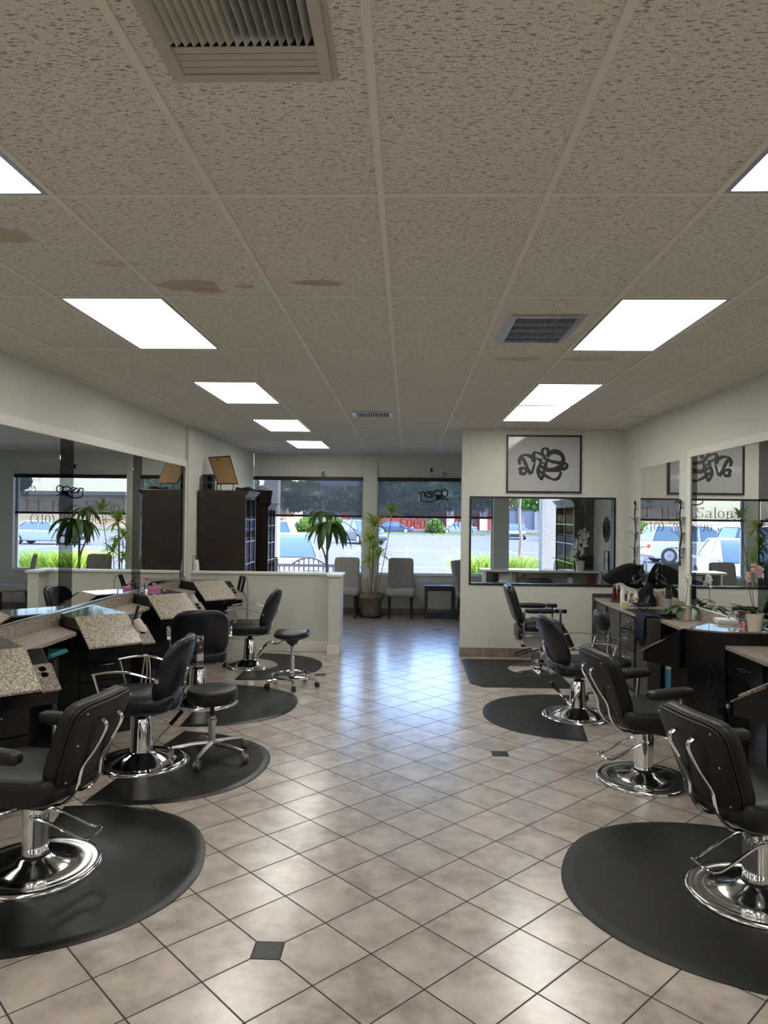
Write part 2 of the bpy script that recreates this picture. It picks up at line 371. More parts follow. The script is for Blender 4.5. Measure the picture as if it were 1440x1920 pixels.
# ================================================================ THE SETTING
XL, XR, YF, YP, CE, YB = -2.95, 2.83, 13.45, 9.47, 2.993, -5.2
GX, GY, PX, PY = -.72027, 2.62572, .6096, 1.2192
struct(MB().box(XL - .15, XR + .15, YB, YF + .15, -.1, 0).build('floor', M['floor'], smooth=False))
struct(MB().box(XL - .15, XR + .15, YB, YF + .15, CE, CE + .1).build('ceiling', M['ceil'], smooth=False))
b = MB()
for i in range(-4, 7):
    x = GX + PX * i
    if XL < x < XR: b.box(x - .0125, x + .0125, YB, YF, CE - .007, CE + .001)
for j in range(-7, 9):
    y = GY + PY * j
    if y > YB: b.box(XL, XR, y - .0115, y + .0115, CE - .006, CE + .001)
b.box(XL, XL + .02, YB, YF, CE - .007, CE + .001); b.box(XR - .02, XR, YB, YP, CE - .007, CE + .001); b.box(XL, .712, YF - .02, YF, CE - .007, CE + .001)
struct(b.build('trim_1', M['tbar'], smooth=False))
struct(MB().box(XL - .15, XL, YB, YF, 0, CE).box(XL, -2.905, 9.42, YF, 0, CE).build('wall_left', M['wall'], smooth=False))
struct(MB().box(XR, XR + .15, YB, YF, 0, CE).build('wall_right', M['wall'], smooth=False))
struct(MB().box(XL - .15, XR + .15, YB - .15, YB, 0, CE).build('wall_back', M['wall'], smooth=False))
# front wall: sill wall, header, columns between three windows
b = MB().box(-2.905, XR, YF, YF + .15, 0, .735).box(-2.905, XR, YF, YF + .15, 2.555, CE)
for x0, x1 in ((-.83, -.57), (1.60, 1.87)): b.box(x0, x1, YF - .05, YF + .15, 0, CE)
struct(b.build('wall_front', M['wall'], smooth=False, bevel=.006))
struct(MB().box(-2.905, -.83, YF - .02, YF + .02, .72, .745).box(-.57, 1.60, YF - .02, YF + .02, .72, .745).box(1.87, XR, YF - .02, YF + .02, .72, .745).build('trim_2', M['trimw'], smooth=False, bevel=.004))
# partition with the glazed opening
OX0, OX1, OZ0, OZ1 = .815, 2.715, .935, 2.10
b = MB().box(.712, OX0, YP, YP + .12, 0, CE).box(OX1, XR, YP, YP + .12, 0, CE).box(OX0, OX1, YP, YP + .12, 0, OZ0).box(OX0, OX1, YP, YP + .12, OZ1, CE)
struct(b.build('wall_partition', M['wall'], smooth=False))
# window frames and glass
def window(n, x0, x1, y, z0, z1, fr, fm, dep=.05):
    b = MB()
    b.box(x0, x1, y, y + dep, z0, z0 + fr).box(x0, x1, y, y + dep, z1 - fr, z1).box(x0, x0 + fr, y, y + dep, z0 + fr, z1 - fr).box(x1 - fr, x1, y, y + dep, z0 + fr, z1 - fr)
    o = struct(b.build('window_%d' % n, fm, smooth=False))
    MB().box(x0 + fr, x1 - fr, y + dep * .4, y + dep * .4 + .004, z0 + fr, z1 - fr).build('window_pane', M['pane'] if fm is not M['blackmetal'] else M['pane2'], o, smooth=False)
    return o
window(1, -2.905, -.83, YF + .06, .735, 2.555, .035, M['trimw'])
window(2, -.57, 1.60, YF + .06, .735, 2.555, .035, M['trimw'])
window(3, 1.87, XR, YF + .06, .735, 2.555, .035, M['trimw'])
window(4, OX0, OX1, YP - .012, OZ0, OZ1, .024, M['blackmetal'], .144)
# tile baseboards
b = MB(); gt = MB()
def bb(x0, x1, y0, y1, alongx=True, h=.115):
    L = (x1 - x0) if alongx else (y1 - y0); n = max(1, round(L / .30)); s = L / n
    for k in range(n):
        if alongx: b.box(x0 + k * s + .003, x0 + (k + 1) * s - .003, y0, y1, .003, h)
        else: b.box(x0, x1, y0 + k * s + .003, y0 + (k + 1) * s - .003, .003, h)
bb(.712, XR, YP - .010, YP); bb(.702, .712, YP - .01, YP + .12, False)
struct(b.build('baseboard_partition', M['basetile'], smooth=False, bevel=.003))
b = MB(); bb(-2.905, XR, YF - .06, YF - .05)
struct(b.build('baseboard_front', M['basetile'], smooth=False, bevel=.003))
# charcoal inlay tiles clipped into the floor pattern
b = MB(); b2 = MB()
for aa, bbb in ((-2, -3), (-5, 6), (-15.1, 8.15), (-19.7, 19.65)):
    x = FX + T * (aa * ea[0] + bbb * eb[0]); y = FY + T * (aa * ea[1] + bbb * eb[1]); h = .058
    b.box(x - h, x + h, y - h, y + h, -.01, .0012)
    b2.box(x - h - .005, x + h + .005, y - h - .005, y + h + .005, -.01, .0006)
struct(b2.build('trim_3', M['grout'], smooth=False)); struct(b.build('trim_4', M['inlay'], smooth=False, bevel=.001))
# white framing round the mirror walls
b = MB().box(XL, XL + .022, YB, 9.42, 2.445, 2.53).box(XL, XL + .022, 9.385, 9.42, 1.0, 2.445)
struct(b.build('trim_5', M['trimw'], smooth=False, bevel=.003))
b = MB().box(XR - .022, XR, YB, 7.33, 2.445, 2.52).box(XR - .022, XR, 7.24, 7.33, .86, 2.445)
struct(b.build('trim_6', M['trimw'], smooth=False, bevel=.003))
# half wall that screens the waiting area
b = MB().box(-2.905, -1.0, 9.60, 9.72, 0, 1.02).box(-1.02, -.865, 9.36, 9.80, 0, 1.02)
hw = struct(b.build('wall_half', M['wall'], smooth=False, bevel=.004))
b = MB().box(-2.905, -1.04, 9.575, 9.745, 1.02, 1.052).box(-1.045, -.84, 9.335, 9.825, 1.02, 1.052)
struct(b.build('trim_7', M['trimw'], smooth=False, bevel=.006))
b = MB().box(-2.905, -1.03, 9.585, 9.60, 0, .13).box(-1.035, -.85, 9.345, 9.36, 0, .13).box(-.865, -.85, 9.345, 9.81, 0, .13).box(-1.035, -1.02, 9.36, 9.6, 0, .13)
struct(b.build('baseboard_half', M['trimw'], smooth=False, bevel=.006))

# ---- exterior setting
m = mat('asphalt', (.3, .3, .31), .9); Lk(m, mixc(m, noise_(m, coord(m), .5, 5), (.09, .088, .094), (.125, .121, .128)), bs(m).inputs['Base Color']); M['asphalt'] = m
M['paintline'] = mat('road_paint', (.36, .36, .35), .8); M['conc'] = mat('concrete', (.25, .245, .23), .85)
m = mat('stucco', (.36, .325, .28), .9); bump(m, noise_(m, coord(m), 45, 3), .8, .02); M['stucco'] = m
struct(MB().box(-120, 120, YF + .15, 200, -.3, -.1).build('ground', M['asphalt'], smooth=False))
b = MB()
for x in range(-9, 14, 3): b.box(x - .05, x + .05, 17.2, 21.6, -.1, -.095)
for x in range(-30, 34, 3): b.box(x - .07, x + .07, 73, 78, -.1, -.095)
for x in range(-12, 18, 3): b.box(x - .06, x + .06, 36, 41, -.1, -.095); b.box(x - .06, x + .06, 41.2, 46, -.1, -.095)
b.box(-30, 40, 41.0, 41.15, -.1, -.095); b.box(-30, 40, 27.6, 27.75, -.1, -.095); b.box(-4, 3.4, 21.6, 21.72, -.1, -.095)
struct(b.build('ground_marking', M['paintline'], smooth=False))
struct(MB().box(-60, 60, YF + .15, 15.35, -.1, .0).build('ground_walkway', M['conc'], smooth=False, bevel=.01))
# ================================================================ WINDOW WALL FITTINGS
def blind(name, label, x0, x1, zb, zt=2.555):
    o = thing(name, label, 'window blind', (0, 0, 0), group='roller blinds on the shopfront windows')
    MB().box(x0 + .005, x1 - .005, YF - .045, YF + .005, zt - .07, zt).build('cassette', M['blackmetal'], o, bevel=.006)
    MB().box(x0 + .025, x1 - .025, YF - .012, YF - .011, zb, zt - .06).build('screen_fabric', M['screen'], o, smooth=False)
    MB().box(x0 + .02, x1 - .02, YF - .022, YF - .002, zb - .03, zb + .012).build('bottom_bar', M['blackmetal'], o, bevel=.004)
    b = MB(); b.tube([(x0 + .012, YF - .03, zt - .03), (x0 + .012, YF - .03, .95)], .0018, 5); b.build('bead_chain', M['alu'], o)
    return o
blind('roller_blind', 'black see-through roller blind half down on the left window, behind the drooping plant', -2.905, -.83, 1.83)
blind('roller_blind', 'black see-through roller blind half down on the middle window behind the open sign', -.57, 1.60, 1.83)
blind('roller_blind', 'black roller blind pulled nearly all the way up on the reception window', 1.87, XR, 2.24)

# lettering on the outside of the glass, reading from the street
def text_obj(name, s, size, matl, center, mirror=False, rot=(pi / 2, 0, 0), parent=None, extrude=.001, sx=1, off=0, sp=1):
    cu = bpy.data.curves.new(name, 'FONT'); cu.body = s; cu.size = size; cu.extrude = extrude; cu.align_x = 'CENTER'; cu.align_y = 'CENTER'; cu.offset = off; cu.space_character = sp
    t = bpy.data.objects.new(name, cu); col.objects.link(t)
    bpy.context.view_layer.update()
    me = bpy.data.meshes.new_from_object(t.evaluated_get(bpy.context.evaluated_depsgraph_get()))
    bpy.data.objects.remove(t); me.name = name
    me.transform(Matrix.Diagonal((sx * (-1 if mirror else 1), 1, 1, 1)))
    if mirror: me.flip_normals()
    me.materials.clear(); me.materials.append(matl)
    o = bpy.data.objects.new(name, me); col.objects.link(o); o.location = center; o.rotation_euler = rot
    if parent: o.parent = parent
    return o
M['letter'] = mat('window_lettering', (.04, .015, .015), .5); M['letter2'] = mat('grey_lettering', (.07, .07, .075), .5)
sg = thing('window_lettering', 'shop name and phone number lettered across the middle window glass', 'lettering')
def serif_word(b, s, x, z, h):   # builds block letters with serifs, x advances; returned in street-reading order
    G = {'J': [((.55, 1), (.55, .2)), ((.55, .2), (.38, .02)), ((.38, .02), (.12, .08)), ((.3, 1), (.75, 1))],
         'T': [((.5, 1), (.5, 0)), ((.05, 1), (.95, 1)), ((.05, 1), (.05, .82)), ((.95, 1), (.95, .82)), ((.3, 0), (.7, 0))],
         'H': [((.2, 0), (.2, 1)), ((.8, 0), (.8, 1)), ((.2, .5), (.8, .5)), ((.05, 0), (.35, 0)), ((.65, 0), (.95, 0)), ((.05, 1), (.35, 1)), ((.65, 1), (.95, 1))],
         'a': [((.12, .55), (.35, .66)), ((.35, .66), (.6, .55)), ((.6, .55), (.6, .05)), ((.6, .38), (.2, .3)), ((.2, .3), (.1, .14)), ((.1, .14), (.3, 0)), ((.3, 0), (.6, .14)), ((.6, .05), (.72, 0))],
         'i': [((.25, .62), (.25, 0)), ((.1, .62), (.25, .62)), ((.08, 0), (.42, 0)), ((.25, .82), (.25, .9))],
         'r': [((.2, .62), (.2, 0)), ((.2, .45), (.4, .64)), ((.4, .64), (.55, .6)), ((.05, .62), (.2, .62)), ((.05, 0), (.38, 0))],
         'S': [((.75, .85), (.5, 1)), ((.5, 1), (.22, .88)), ((.22, .88), (.25, .62)), ((.25, .62), (.7, .38)), ((.7, .38), (.72, .12)), ((.72, .12), (.45, 0)), ((.45, 0), (.15, .16)), ((.75, .85), (.75, 1)), ((.15, .16), (.15, 0))],
         'l': [((.25, 1), (.25, 0)), ((.1, 1), (.25, 1)), ((.08, 0), (.42, 0))],
         'o': [((.1, .33), (.18, .58)), ((.18, .58), (.38, .66)), ((.38, .66), (.58, .58)), ((.58, .58), (.66, .33)), ((.66, .33), (.58, .08)), ((.58, .08), (.38, 0)), ((.38, 0), (.18, .08)), ((.18, .08), (.1, .33))],
         'n': [((.2, .62), (.2, 0)), ((.2, .48), (.42, .65)), ((.42, .65), (.62, .55)), ((.62, .55), (.62, 0)), ((.05, .62), (.2, .62)), ((.05, 0), (.35, 0)), ((.48, 0), (.78, 0))],
         '.': [((.15, .02), (.15, .06))],
         '(': [((.4, 1.05), (.2, .75)), ((.2, .75), (.15, .5)), ((.15, .5), (.2, .25)), ((.2, .25), (.4, -.05))],
         ')': [((.1, 1.05), (.3, .75)), ((.3, .75), (.35, .5)), ((.35, .5), (.3, .25)), ((.3, .25), (.1, -.05))],
         '3': [((.12, .85), (.35, 1)), ((.35, 1), (.6, .85)), ((.6, .85), (.55, .6)), ((.55, .6), (.3, .52)), ((.3, .52), (.6, .42)), ((.6, .42), (.64, .18)), ((.64, .18), (.35, 0)), ((.35, 0), (.1, .14))],
         '1': [((.35, 1), (.35, 0)), ((.15, .85), (.35, 1)), ((.18, 0), (.52, 0))],
         '0': [((.1, .5), (.18, .86)), ((.18, .86), (.38, 1)), ((.38, 1), (.58, .86)), ((.58, .86), (.66, .5)), ((.66, .5), (.58, .14)), ((.58, .14), (.38, 0)), ((.38, 0), (.18, .14)), ((.18, .14), (.1, .5))],
         '7': [((.08, 1), (.65, 1)), ((.65, 1), (.3, 0)), ((.08, 1), (.08, .85))],
         '9': [((.6, .7), (.52, .93)), ((.52, .93), (.35, 1)), ((.35, 1), (.15, .9)), ((.15, .9), (.1, .7)), ((.1, .7), (.18, .5)), ((.18, .5), (.38, .44)), ((.38, .44), (.6, .6)), ((.6, .75), (.6, .3)), ((.6, .3), (.45, .05)), ((.45, .05), (.15, .02))],
         '-': [((.05, .42), (.4, .42))]}
    W = {'J': .85, 'T': 1.0, 'H': 1.05, 'a': .78, 'i': .45, 'r': .6, 'S': .9, 'l': .45, 'o': .78, 'n': .85, '.': .3, '(': .45, ')': .45, '3': .75, '1': .6, '0': .78, '7': .75, '9': .75, '-': .5, ' ': .5}
    wd = sum(W[c] for c in s) * h
    for c in s:
        for (ax, az), (bx_, bz) in G.get(c, []):
            thick = .055 * h if abs(az - bz) > abs(ax - bx_) else .028 * h
            p = V((x + ax * h, 0, z + az * h)); q = V((x + bx_ * h, 0, z + bz * h)); d = (q - p)
            L = d.length; R = Matrix.Rotation(-atan2(d.z, d.x), 3, 'Y')
            b.cbox((p + q) / 2, (L + thick, .002, thick * 1.6), R)
        x += W[c] * h
    return wd
# street side order is right to left seen from inside: mirror in x by negating
def lettering(name, s, xr, z, h, matl, parent):
    b = MB(); b.T = Matrix.Translation(V((xr, YF + .092, 0))) @ Matrix.Diagonal((-1, 1, 1, 1))
    serif_word(b, s, 0, z, h); bmesh.ops.reverse_faces(b.bm, faces=b.bm.faces); return b.build(name, matl, parent, smooth=False)
lettering('shop_name', 'J.T. Hair Salon', 1.50, 1.87, .19, M['letter'], sg)
lettering('phone_number', '(310) 791-0903', 1.36, 1.615, .165, M['letter2'], sg)

# neon OPEN sign hanging in the middle window (seen from behind)
ops = thing('open_sign', 'unlit black script OPEN neon sign hanging in front of the middle blind', 'sign')
def q(pts, n=5, closed=False): return smooth([ony(680 + x / 6, 860 + y / 6, YF - .10) for x, y in pts], n, closed)
b = MB()
b.tube(q([(922, 348), (950, 362), (958, 390), (945, 415), (922, 424), (898, 412), (888, 385), (898, 358)], 5, True), .0115, 6, closed=True)
b.tube(q([(884, 362), (888, 400), (892, 440), (896, 468)]), .0115, 6)
b.tube(q([(962, 466), (935, 455), (905, 438), (862, 452), (820, 466), (780, 482), (735, 486), (690, 480), (652, 460), (655, 435), (658, 408), (644, 385), (668, 374), (688, 376), (690, 395), (702, 415), (712, 438)]), .0115, 6)
b.tube(q([(884, 372), (850, 360), (815, 362), (802, 385), (812, 405), (850, 412), (884, 408)]), .0115, 6)
b.tube(q([(800, 395), (775, 372), (745, 368), (735, 385), (760, 402), (790, 408), (780, 428), (745, 430), (715, 412), (705, 390), (720, 375), (745, 385), (775, 400)]), .0115, 6)
b.build('neon_tube', M['blackplastic'], ops)
b = MB(); c = ony(680 + 850 / 6, 860 + 432 / 6, YF - .10); b.cbox(c, (.095, .02, .085)); b.build('backing_plate', M['blackplastic'], ops, bevel=.004)
b = MB()
for p in ([(885, 362), (862, 262)], [(690, 372), (755, 312), (770, 262)], [(760, 312), (872, 358)], [(775, 262), (778, 160)]):
    b.tube([ony(680 + x / 6, 860 + y / 6, YF - .10) for x, y in p], .002, 5)
b.build('hanging_cord', M['blackplastic'], ops)
b = MB(); c = ony(809, 881, YF - .02); b.cbox(c, (.04, .045, .085)); b.build('plug_adapter', M['blackplastic'], ops, bevel=.005)
b = MB(); b.cbox(ony(809, 877, YF - .005), (.07, .01, .115)); b.build('outlet_plate', M['white'], ops, bevel=.003)

def spot(px, py, dirv, label):
    c = ony(px, py, YF); o = thing('wall_spotlight', label, 'light fixture', c)
    MB().lathe([(.062, 0), (.062, .01), (.055, .022), (0, .024)], 24, (0, 0, 0), (0, -1, 0)).build('wall_plate', M['white'], o)
    d = V(dirv).normalized(); b = MB(); b.cyl((0, -.02, 0), (0, -.05, -.005), .012); b.cyl(V((0, -.05, -.005)) - d * .02, V((0, -.05, -.005)) + d * .07, .022, .034, 20)
    b.build('lamp_head', M['alu'], o); return o
spot(607, 885, (-.1, -.5, -.5), 'small round wall spotlight above the left window')
spot(830, 886, (.5, -.5, -.4), 'small round wall spotlight above the middle window, right of the sign plug')
c = ony(585, 850, YF); b = thing('security_camera', 'tiny black security camera under the ceiling above the left window', 'camera', c)
MB().cyl((0, 0, .035), (0, -.03, .03), .008).build('bracket', M['white'], b); MB().ball((.005, -.045, .01), .026, 12, (.9, 1.1, 1)).build('camera_body', M['blackplastic'], b)

# ================================================================ CEILING FITTINGS
def troffer(i, j, label):
    x0 = GX + PX * i; y0 = GY + PY * j; cx, cy = x0 + PX / 2, y0 + PY / 2
    o = thing('ceiling_light', label, 'ceiling light', (cx, cy, CE), group='fluorescent panels in the ceiling grid')
    w_, h_ = PX / 2 - .014, PY / 2 - .014; f = .018
    b = MB().box(-w_, w_, -h_, -h_ + f, -.007, .0).box(-w_, w_, h_ - f, h_, -.007, .0).box(-w_, -w_ + f, -h_ + f, h_ - f, -.007, 0).box(w_ - f, w_, -h_ + f, h_ - f, -.007, 0)
    b.build('frame', M['alu'], o, smooth=False)
    MB().box(-w_ + f, w_ - f, -h_ + f, h_ - f, -.004, -.001).build('diffuser', M['diffuser'], o, smooth=False)
    return o
troffer(-2, -1, 'lit ceiling panel light cut off by the left edge of the photo')
troffer(3, -1, 'lit ceiling panel light cut off by the right edge of the photo')
troffer(-2, 1, 'large lit ceiling panel light, nearest whole one on the left side')
troffer(3, 1, 'large lit ceiling panel light right of the square ceiling vent')
troffer(-2, 3, 'lit ceiling panel light, third from the window in the left row')
troffer(3, 3, 'lit ceiling panel light, nearer of the touching pair on the right')
troffer(3, 4, 'lit ceiling panel light, farther of the touching pair, above the framed print')
troffer(-2, 5, 'slightly greenish lit ceiling panel light, second from the window in the left row')
troffer(-2, 7, 'small lit ceiling panel light nearest the windows')
for i, j, lb in ((-2, -3, 'added unseen ceiling panel light just behind the camera on the left'), (3, -3, 'added unseen ceiling panel light just behind the camera on the right'), (-2, -5, 'added unseen ceiling panel light farthest behind the camera on the left'), (3, -5, 'added unseen ceiling panel light farthest behind the camera on the right')): troffer(i, j, lb)  # unseen panels added to light the room, continuing the visible rows

# supply vents
def reg(name, label, pc, sx, sy, matl, slats, proud=.016):
    o = thing(name, label, 'air vent', (pc[0], pc[1], CE)); f = .045
    b = MB()
    for z0, z1, g in ((-.006, 0, 0), (-proud, -.006, .014)):
        X, Y, F = sx / 2 - g, sy / 2 - g, f - g
        b.box(-X, X, -Y, -Y + F, z0, z1).box(-X, X, Y - F, Y, z0, z1).box(-X, -X + F, -Y + F, Y - F, z0, z1).box(X - F, X, -Y + F, Y - F, z0, z1)
    b.build('frame', matl, o, smooth=False, bevel=.002)
    MB().box(-sx / 2 + f, sx / 2 - f, -sy / 2 + f, sy / 2 - f, -.0015, -.0005).build('duct_shade_sheet', M['shade_black'], o, smooth=False)  # black sheet painting the shade up inside the duct
    slats(o, sx / 2 - f, sy / 2 - f); return o
M['ventpaint'] = mat('cream_vent_paint', (.50, .475, .40), .35); M['ventgalv'] = mat('pale_vent_metal', (.55, .55, .54), .35, .6)
def slats_big(o, X, Y):
    n = 17
    for k in range(n):
        x = -X + (k + .5) * 2 * X / n; a = radians(-38 - 28 * k / n)
        b = MB(); R = Matrix.Rotation(a, 3, 'Y'); b.cbox((0, 0, 0), (.033, 2 * Y - .135, .0022), R); b.build('louver', M['ventpaint'] if k < 8 else M['ventgalv'], o, loc=(x, .06, -.016), smooth=False)
    for k in range(4):
        b = MB(); b.cbox((0, 0, 0), (2 * X, .0215, .003), Matrix.Rotation(radians(-6), 3, 'X')); b.build('cross_louver', M['ventpaint'], o, loc=(0, -Y + .012 + k * .027, -.012), smooth=False)
p0 = onz(325, 148, CE); p1 = onz(635, 145, CE); sw = p1.x - p0.x
# the far (bottom in view) edge of the vent is at p0.y, it runs back towards the photographer
o = reg('ceiling_vent', 'big cream ceiling vent with angled blades nearest the photographer', ((p0.x + p1.x) / 2, p0.y - .26), sw, .52, M['ventpaint'], slats_big, .02)
for k_ in kids(o): k_.location = V((k_.location.x, -k_.location.y, k_.location.z))
def slats_mid(o, X, Y):
    for r_ in range(4):
        y0 = -Y + (r_ + .5) * 2 * Y / 4; b = MB(); n = 30
        for k in range(n):
            b.cbox((-X + (k + .5) * 2 * X / n, y0, -.008), (.003, 2 * Y / 4 - .012, .014), Matrix.Rotation(radians(25), 3, 'Y'))
        b.build('louver_row', M['ventgalv'], o, smooth=False)
    b = MB()
    for r_ in range(1, 4): b.box(-X, X, -Y + r_ * 2 * Y / 4 - .004, -Y + r_ * 2 * Y / 4 + .004, -.017, -.003)
    b.build('crossbar', M['alu'], o, smooth=False)
a_ = onz(948, 588, CE); b_ = onz(1112, 588, CE); c_ = onz(920, 641, CE)
reg('ceiling_vent', 'square bright metal ceiling vent with four rows of fins beside a ceiling light', ((a_.x + b_.x) / 2, (a_.y + c_.y) / 2), .45, abs(c_.y - a_.y), M['alu'], slats_mid)
a_ = onz(657, 770, CE); b_ = onz(733, 781, CE); c_ = onz(668, 781, CE)
def slats_far(o, X, Y):
    for k in range(15):
        b = MB(); b.cbox((-X + (k + .5) * 2 * X / 15, 0, -.008), (.009, 2 * Y, .012), Matrix.Rotation(radians(20), 3, 'Y')); b.build('louver', M['ventgalv'], o, smooth=False)
reg('ceiling_vent', 'small dark slatted ceiling vent at the far end over the aisle', ((c_.x + b_.x) / 2, (a_.y + c_.y) / 2), .47, .42, M['alu'], slats_far)

# ================================================================ STATION MIRRORS
def wmirror(name, label, x, y0, y1, z0, z1, strips, sgn, cat='mirror'):
    o = thing(name, label, cat, (x, y0, z0))
    b = MB(); b.T = Matrix.Translation(V((-x, -y0, -z0))); xs = sorted((x, x + sgn * .006)); b.box(xs[0], xs[1], y0, y1, z0, z1)
    b.build('mirror_glass', M['mirror'], o, smooth=False)
    for a, c in strips:
        b = MB(); b.T = Matrix.Translation(V((-x, -y0, -z0))); xs = sorted((x + sgn * .0055, x + sgn * .0085)); b.box(xs[0], xs[1], a, c, z0 + .001, z1 - .001)
        lab(b.build('smoked_strip', M['smoke'], o, smooth=False), 'dark smoked mirror strip')
    b = MB(); b.T = Matrix.Translation(V((-x, -y0, -z0))); xs = sorted((x, x + sgn * .014)); b.box(xs[0], xs[1], y0, y1, z0 - .014, z0)
    b.build('channel', M['alu'], o, smooth=False)
    return o
wmirror('station_mirror', 'long wall mirror with dark strips above the left row of styling stations', XL + .001, YB + .3, 9.384, .99, 2.444,
        [(a, a + .24) for a in (9.225, 7.605, 5.985, 4.365, 2.745, 1.125)], 1)
wmirror('station_mirror', 'long wall mirror with dark strips above the right styling stations, nearest the photographer', XR - .001, YB + .3, 7.235, .975, 2.444,
        [(7.115, 7.235), (5.63, 5.87), (4.01, 4.25), (2.39, 2.63)], -1)
o = wmirror('vanity_mirror', 'frameless wall mirror between two iron shelf racks on the right wall', XR - .001, 7.57, 8.80, 1.0, 2.44, [], -1)
for y in (7.60, 8.77):
    MB().box(-.014, 0, y - 7.57 - .012, y - 7.57 + .012, .98, 1.0).build('clip', M['clearplastic'], o, smooth=False)

# ================================================================ CHAIRS
def cone_base(o, r=.32):
    MB().lathe([(0, 0), (r, 0), (r + .004, .010), (r - .004, .022), (r - .025, .026), (r - .05, .022), (r - .075, .024), (.11, .078), (.092, .09), (0, .09)], 64).build('base', M['chrome'], o, ang=50)
    MB().lathe([(.082, .086), (.079, .1), (.062, .325), (.056, .335), (0, .337)], 40).build('pump_cylinder', M['chrome'], o)
def disc_base(o, r=.32, top=.355):
    MB().lathe([(0, 0), (r, 0), (r + .003, .012), (r - .004, .026), (r - .022, .031), (r - .05, .026), (.18, .027), (.168, .034), (.10, .052), (.08, .075), (0, .075)], 64).build('base', M['steel'], o, ang=50)
    MB().lathe([(.068, .073), (.068, .088), (0, .088)], 40).build('seal_ring', M['blackplastic'], o)
    MB().lathe([(.064, .088), (.064, top - .004), (.06, top), (0, top)], 40).build('pump_cylinder', M['chrome'], o)
def footloop(o, a=0, z=.27, L=.25):
    b = MB(); R = Matrix.Rotation(a, 4, 'Z'); b.T = R
    b.tube(smooth([(0, .078, z + .02), (-.08, .078, z), (-L, .078, z - .09), (-L - .06, .05, z - .085), (-L - .06, -.05, z - .085), (-L, -.078, z - .09), (-.08, -.078, z), (0, -.078, z + .02)], 5), .0075, 8)
    b.cyl((0, -.098, z + .02), (0, .098, z + .02), .013); b.build('pump_pedal', M['chrome'], o)

def styling_chair(label, loc, rz, lever=None, grp='black salon chairs with bowed chrome arms'):
    o = thing('styling_chair', label, 'salon chair', loc, rz, grp); cone_base(o)
    b = MB(); b.cyl((0, 0, .33), (0, 0, .375), .028); b.cyl((0, 0, .36), (0, 0, .385), .05, .09); b.build('piston', M['blackmetal'], o)
    # seat
    def fs(a, l, c):
        k = 1 - .08 * max(0, l) * 2
        return (l + .02, a * k, .462 + c + .012 * (l / .27) ** 2 * (1 if l > 0 else .6) - .006 * (1 - (a / .27) ** 2))
    MB().pad(.52, .53, .165, fs, corner=4.5, edge=3.4, N=10).build('seat', M['vinyl'], o, ang=60)
    # backrest leans back and wraps a little
    def fb(a, l, c):
        t = (l + .235) / .47
        return (-.195 - .135 * t - .02 * t * t - c * .95 + .075 * (a / .27) ** 2, a * (1 - .07 * t * t + .02 * t), .475 + .455 * t + c * -.18)
    MB().pad(.54, .47, .125, fb, corner=3.6, edge=2.6, N=11).build('backrest', M['vinyl'], o, ang=60)
    for s in (1, -1):
        b = MB(); pts = smooth([(-.185, s * .275, .655), (-.12, s * .285, .68), (.02, s * .29, .715), (.14, s * .285, .715), (.26, s * .275, .695)], 5)
        b.tube(pts, .008, 8, flat=2.2); b.tube([(.258, s * .275, .70), (.235, s * .272, .62), (.19, s * .262, .47), (.18, s * .255, .43)], .008, 8, flat=1.6)
        b.cyl((-.185, s * .245, .65), (-.185, s * .297, .655), .016); b.build('armrest', M['chrome'], o)
    b = MB()
    b.tube(smooth([(-.345, 0, .70), (-.325, 0, .62), (-.285, 0, .48), (-.265, 0, .415), (-.22, 0, .385), (-.1, 0, .375)], 5), .006, 8, flat=7, side=(0, 1, 0)) if False else None
    T0 = b.T
    pts = smooth([(-.325, 0, .70), (-.315, 0, .62), (-.29, 0, .5), (-.272, 0, .43), (-.235, 0, .388), (-.12, 0, .378)], 5)
    for p_, q_ in zip(pts, pts[1:]):
        d_ = V(q_) - V(p_); b.cbox((V(p_) + V(q_)) / 2, (d_.length + .004, .062, .007), Matrix.Rotation(-atan2(d_.z, d_.x), 3, 'Y'))
    b.cyl((-.33, 0, .66), (-.322, 0, .66), .01, .01, 10); b.cyl((-.318, 0, .58), (-.31, 0, .58), .01, .01, 10)
    b.build('back_bracket', M['chrome'], o, smooth=False)
    if lever is not None:
        b = MB(); b.T = Matrix.Rotation(lever, 4, 'Z')
        b.tube([(.07, 0, .10), (.16, 0, .185), (.235, 0, .27)], .008, 8); k = b.build('pump_pedal', M['chrome'], o)
        b = MB(); b.T = Matrix.Rotation(lever, 4, 'Z'); b.tube([(.21, 0, .243), (.30, 0, .335)], .013, 8, flat=2); b.build('pedal_grip', M['blackplastic'], k)
    return o

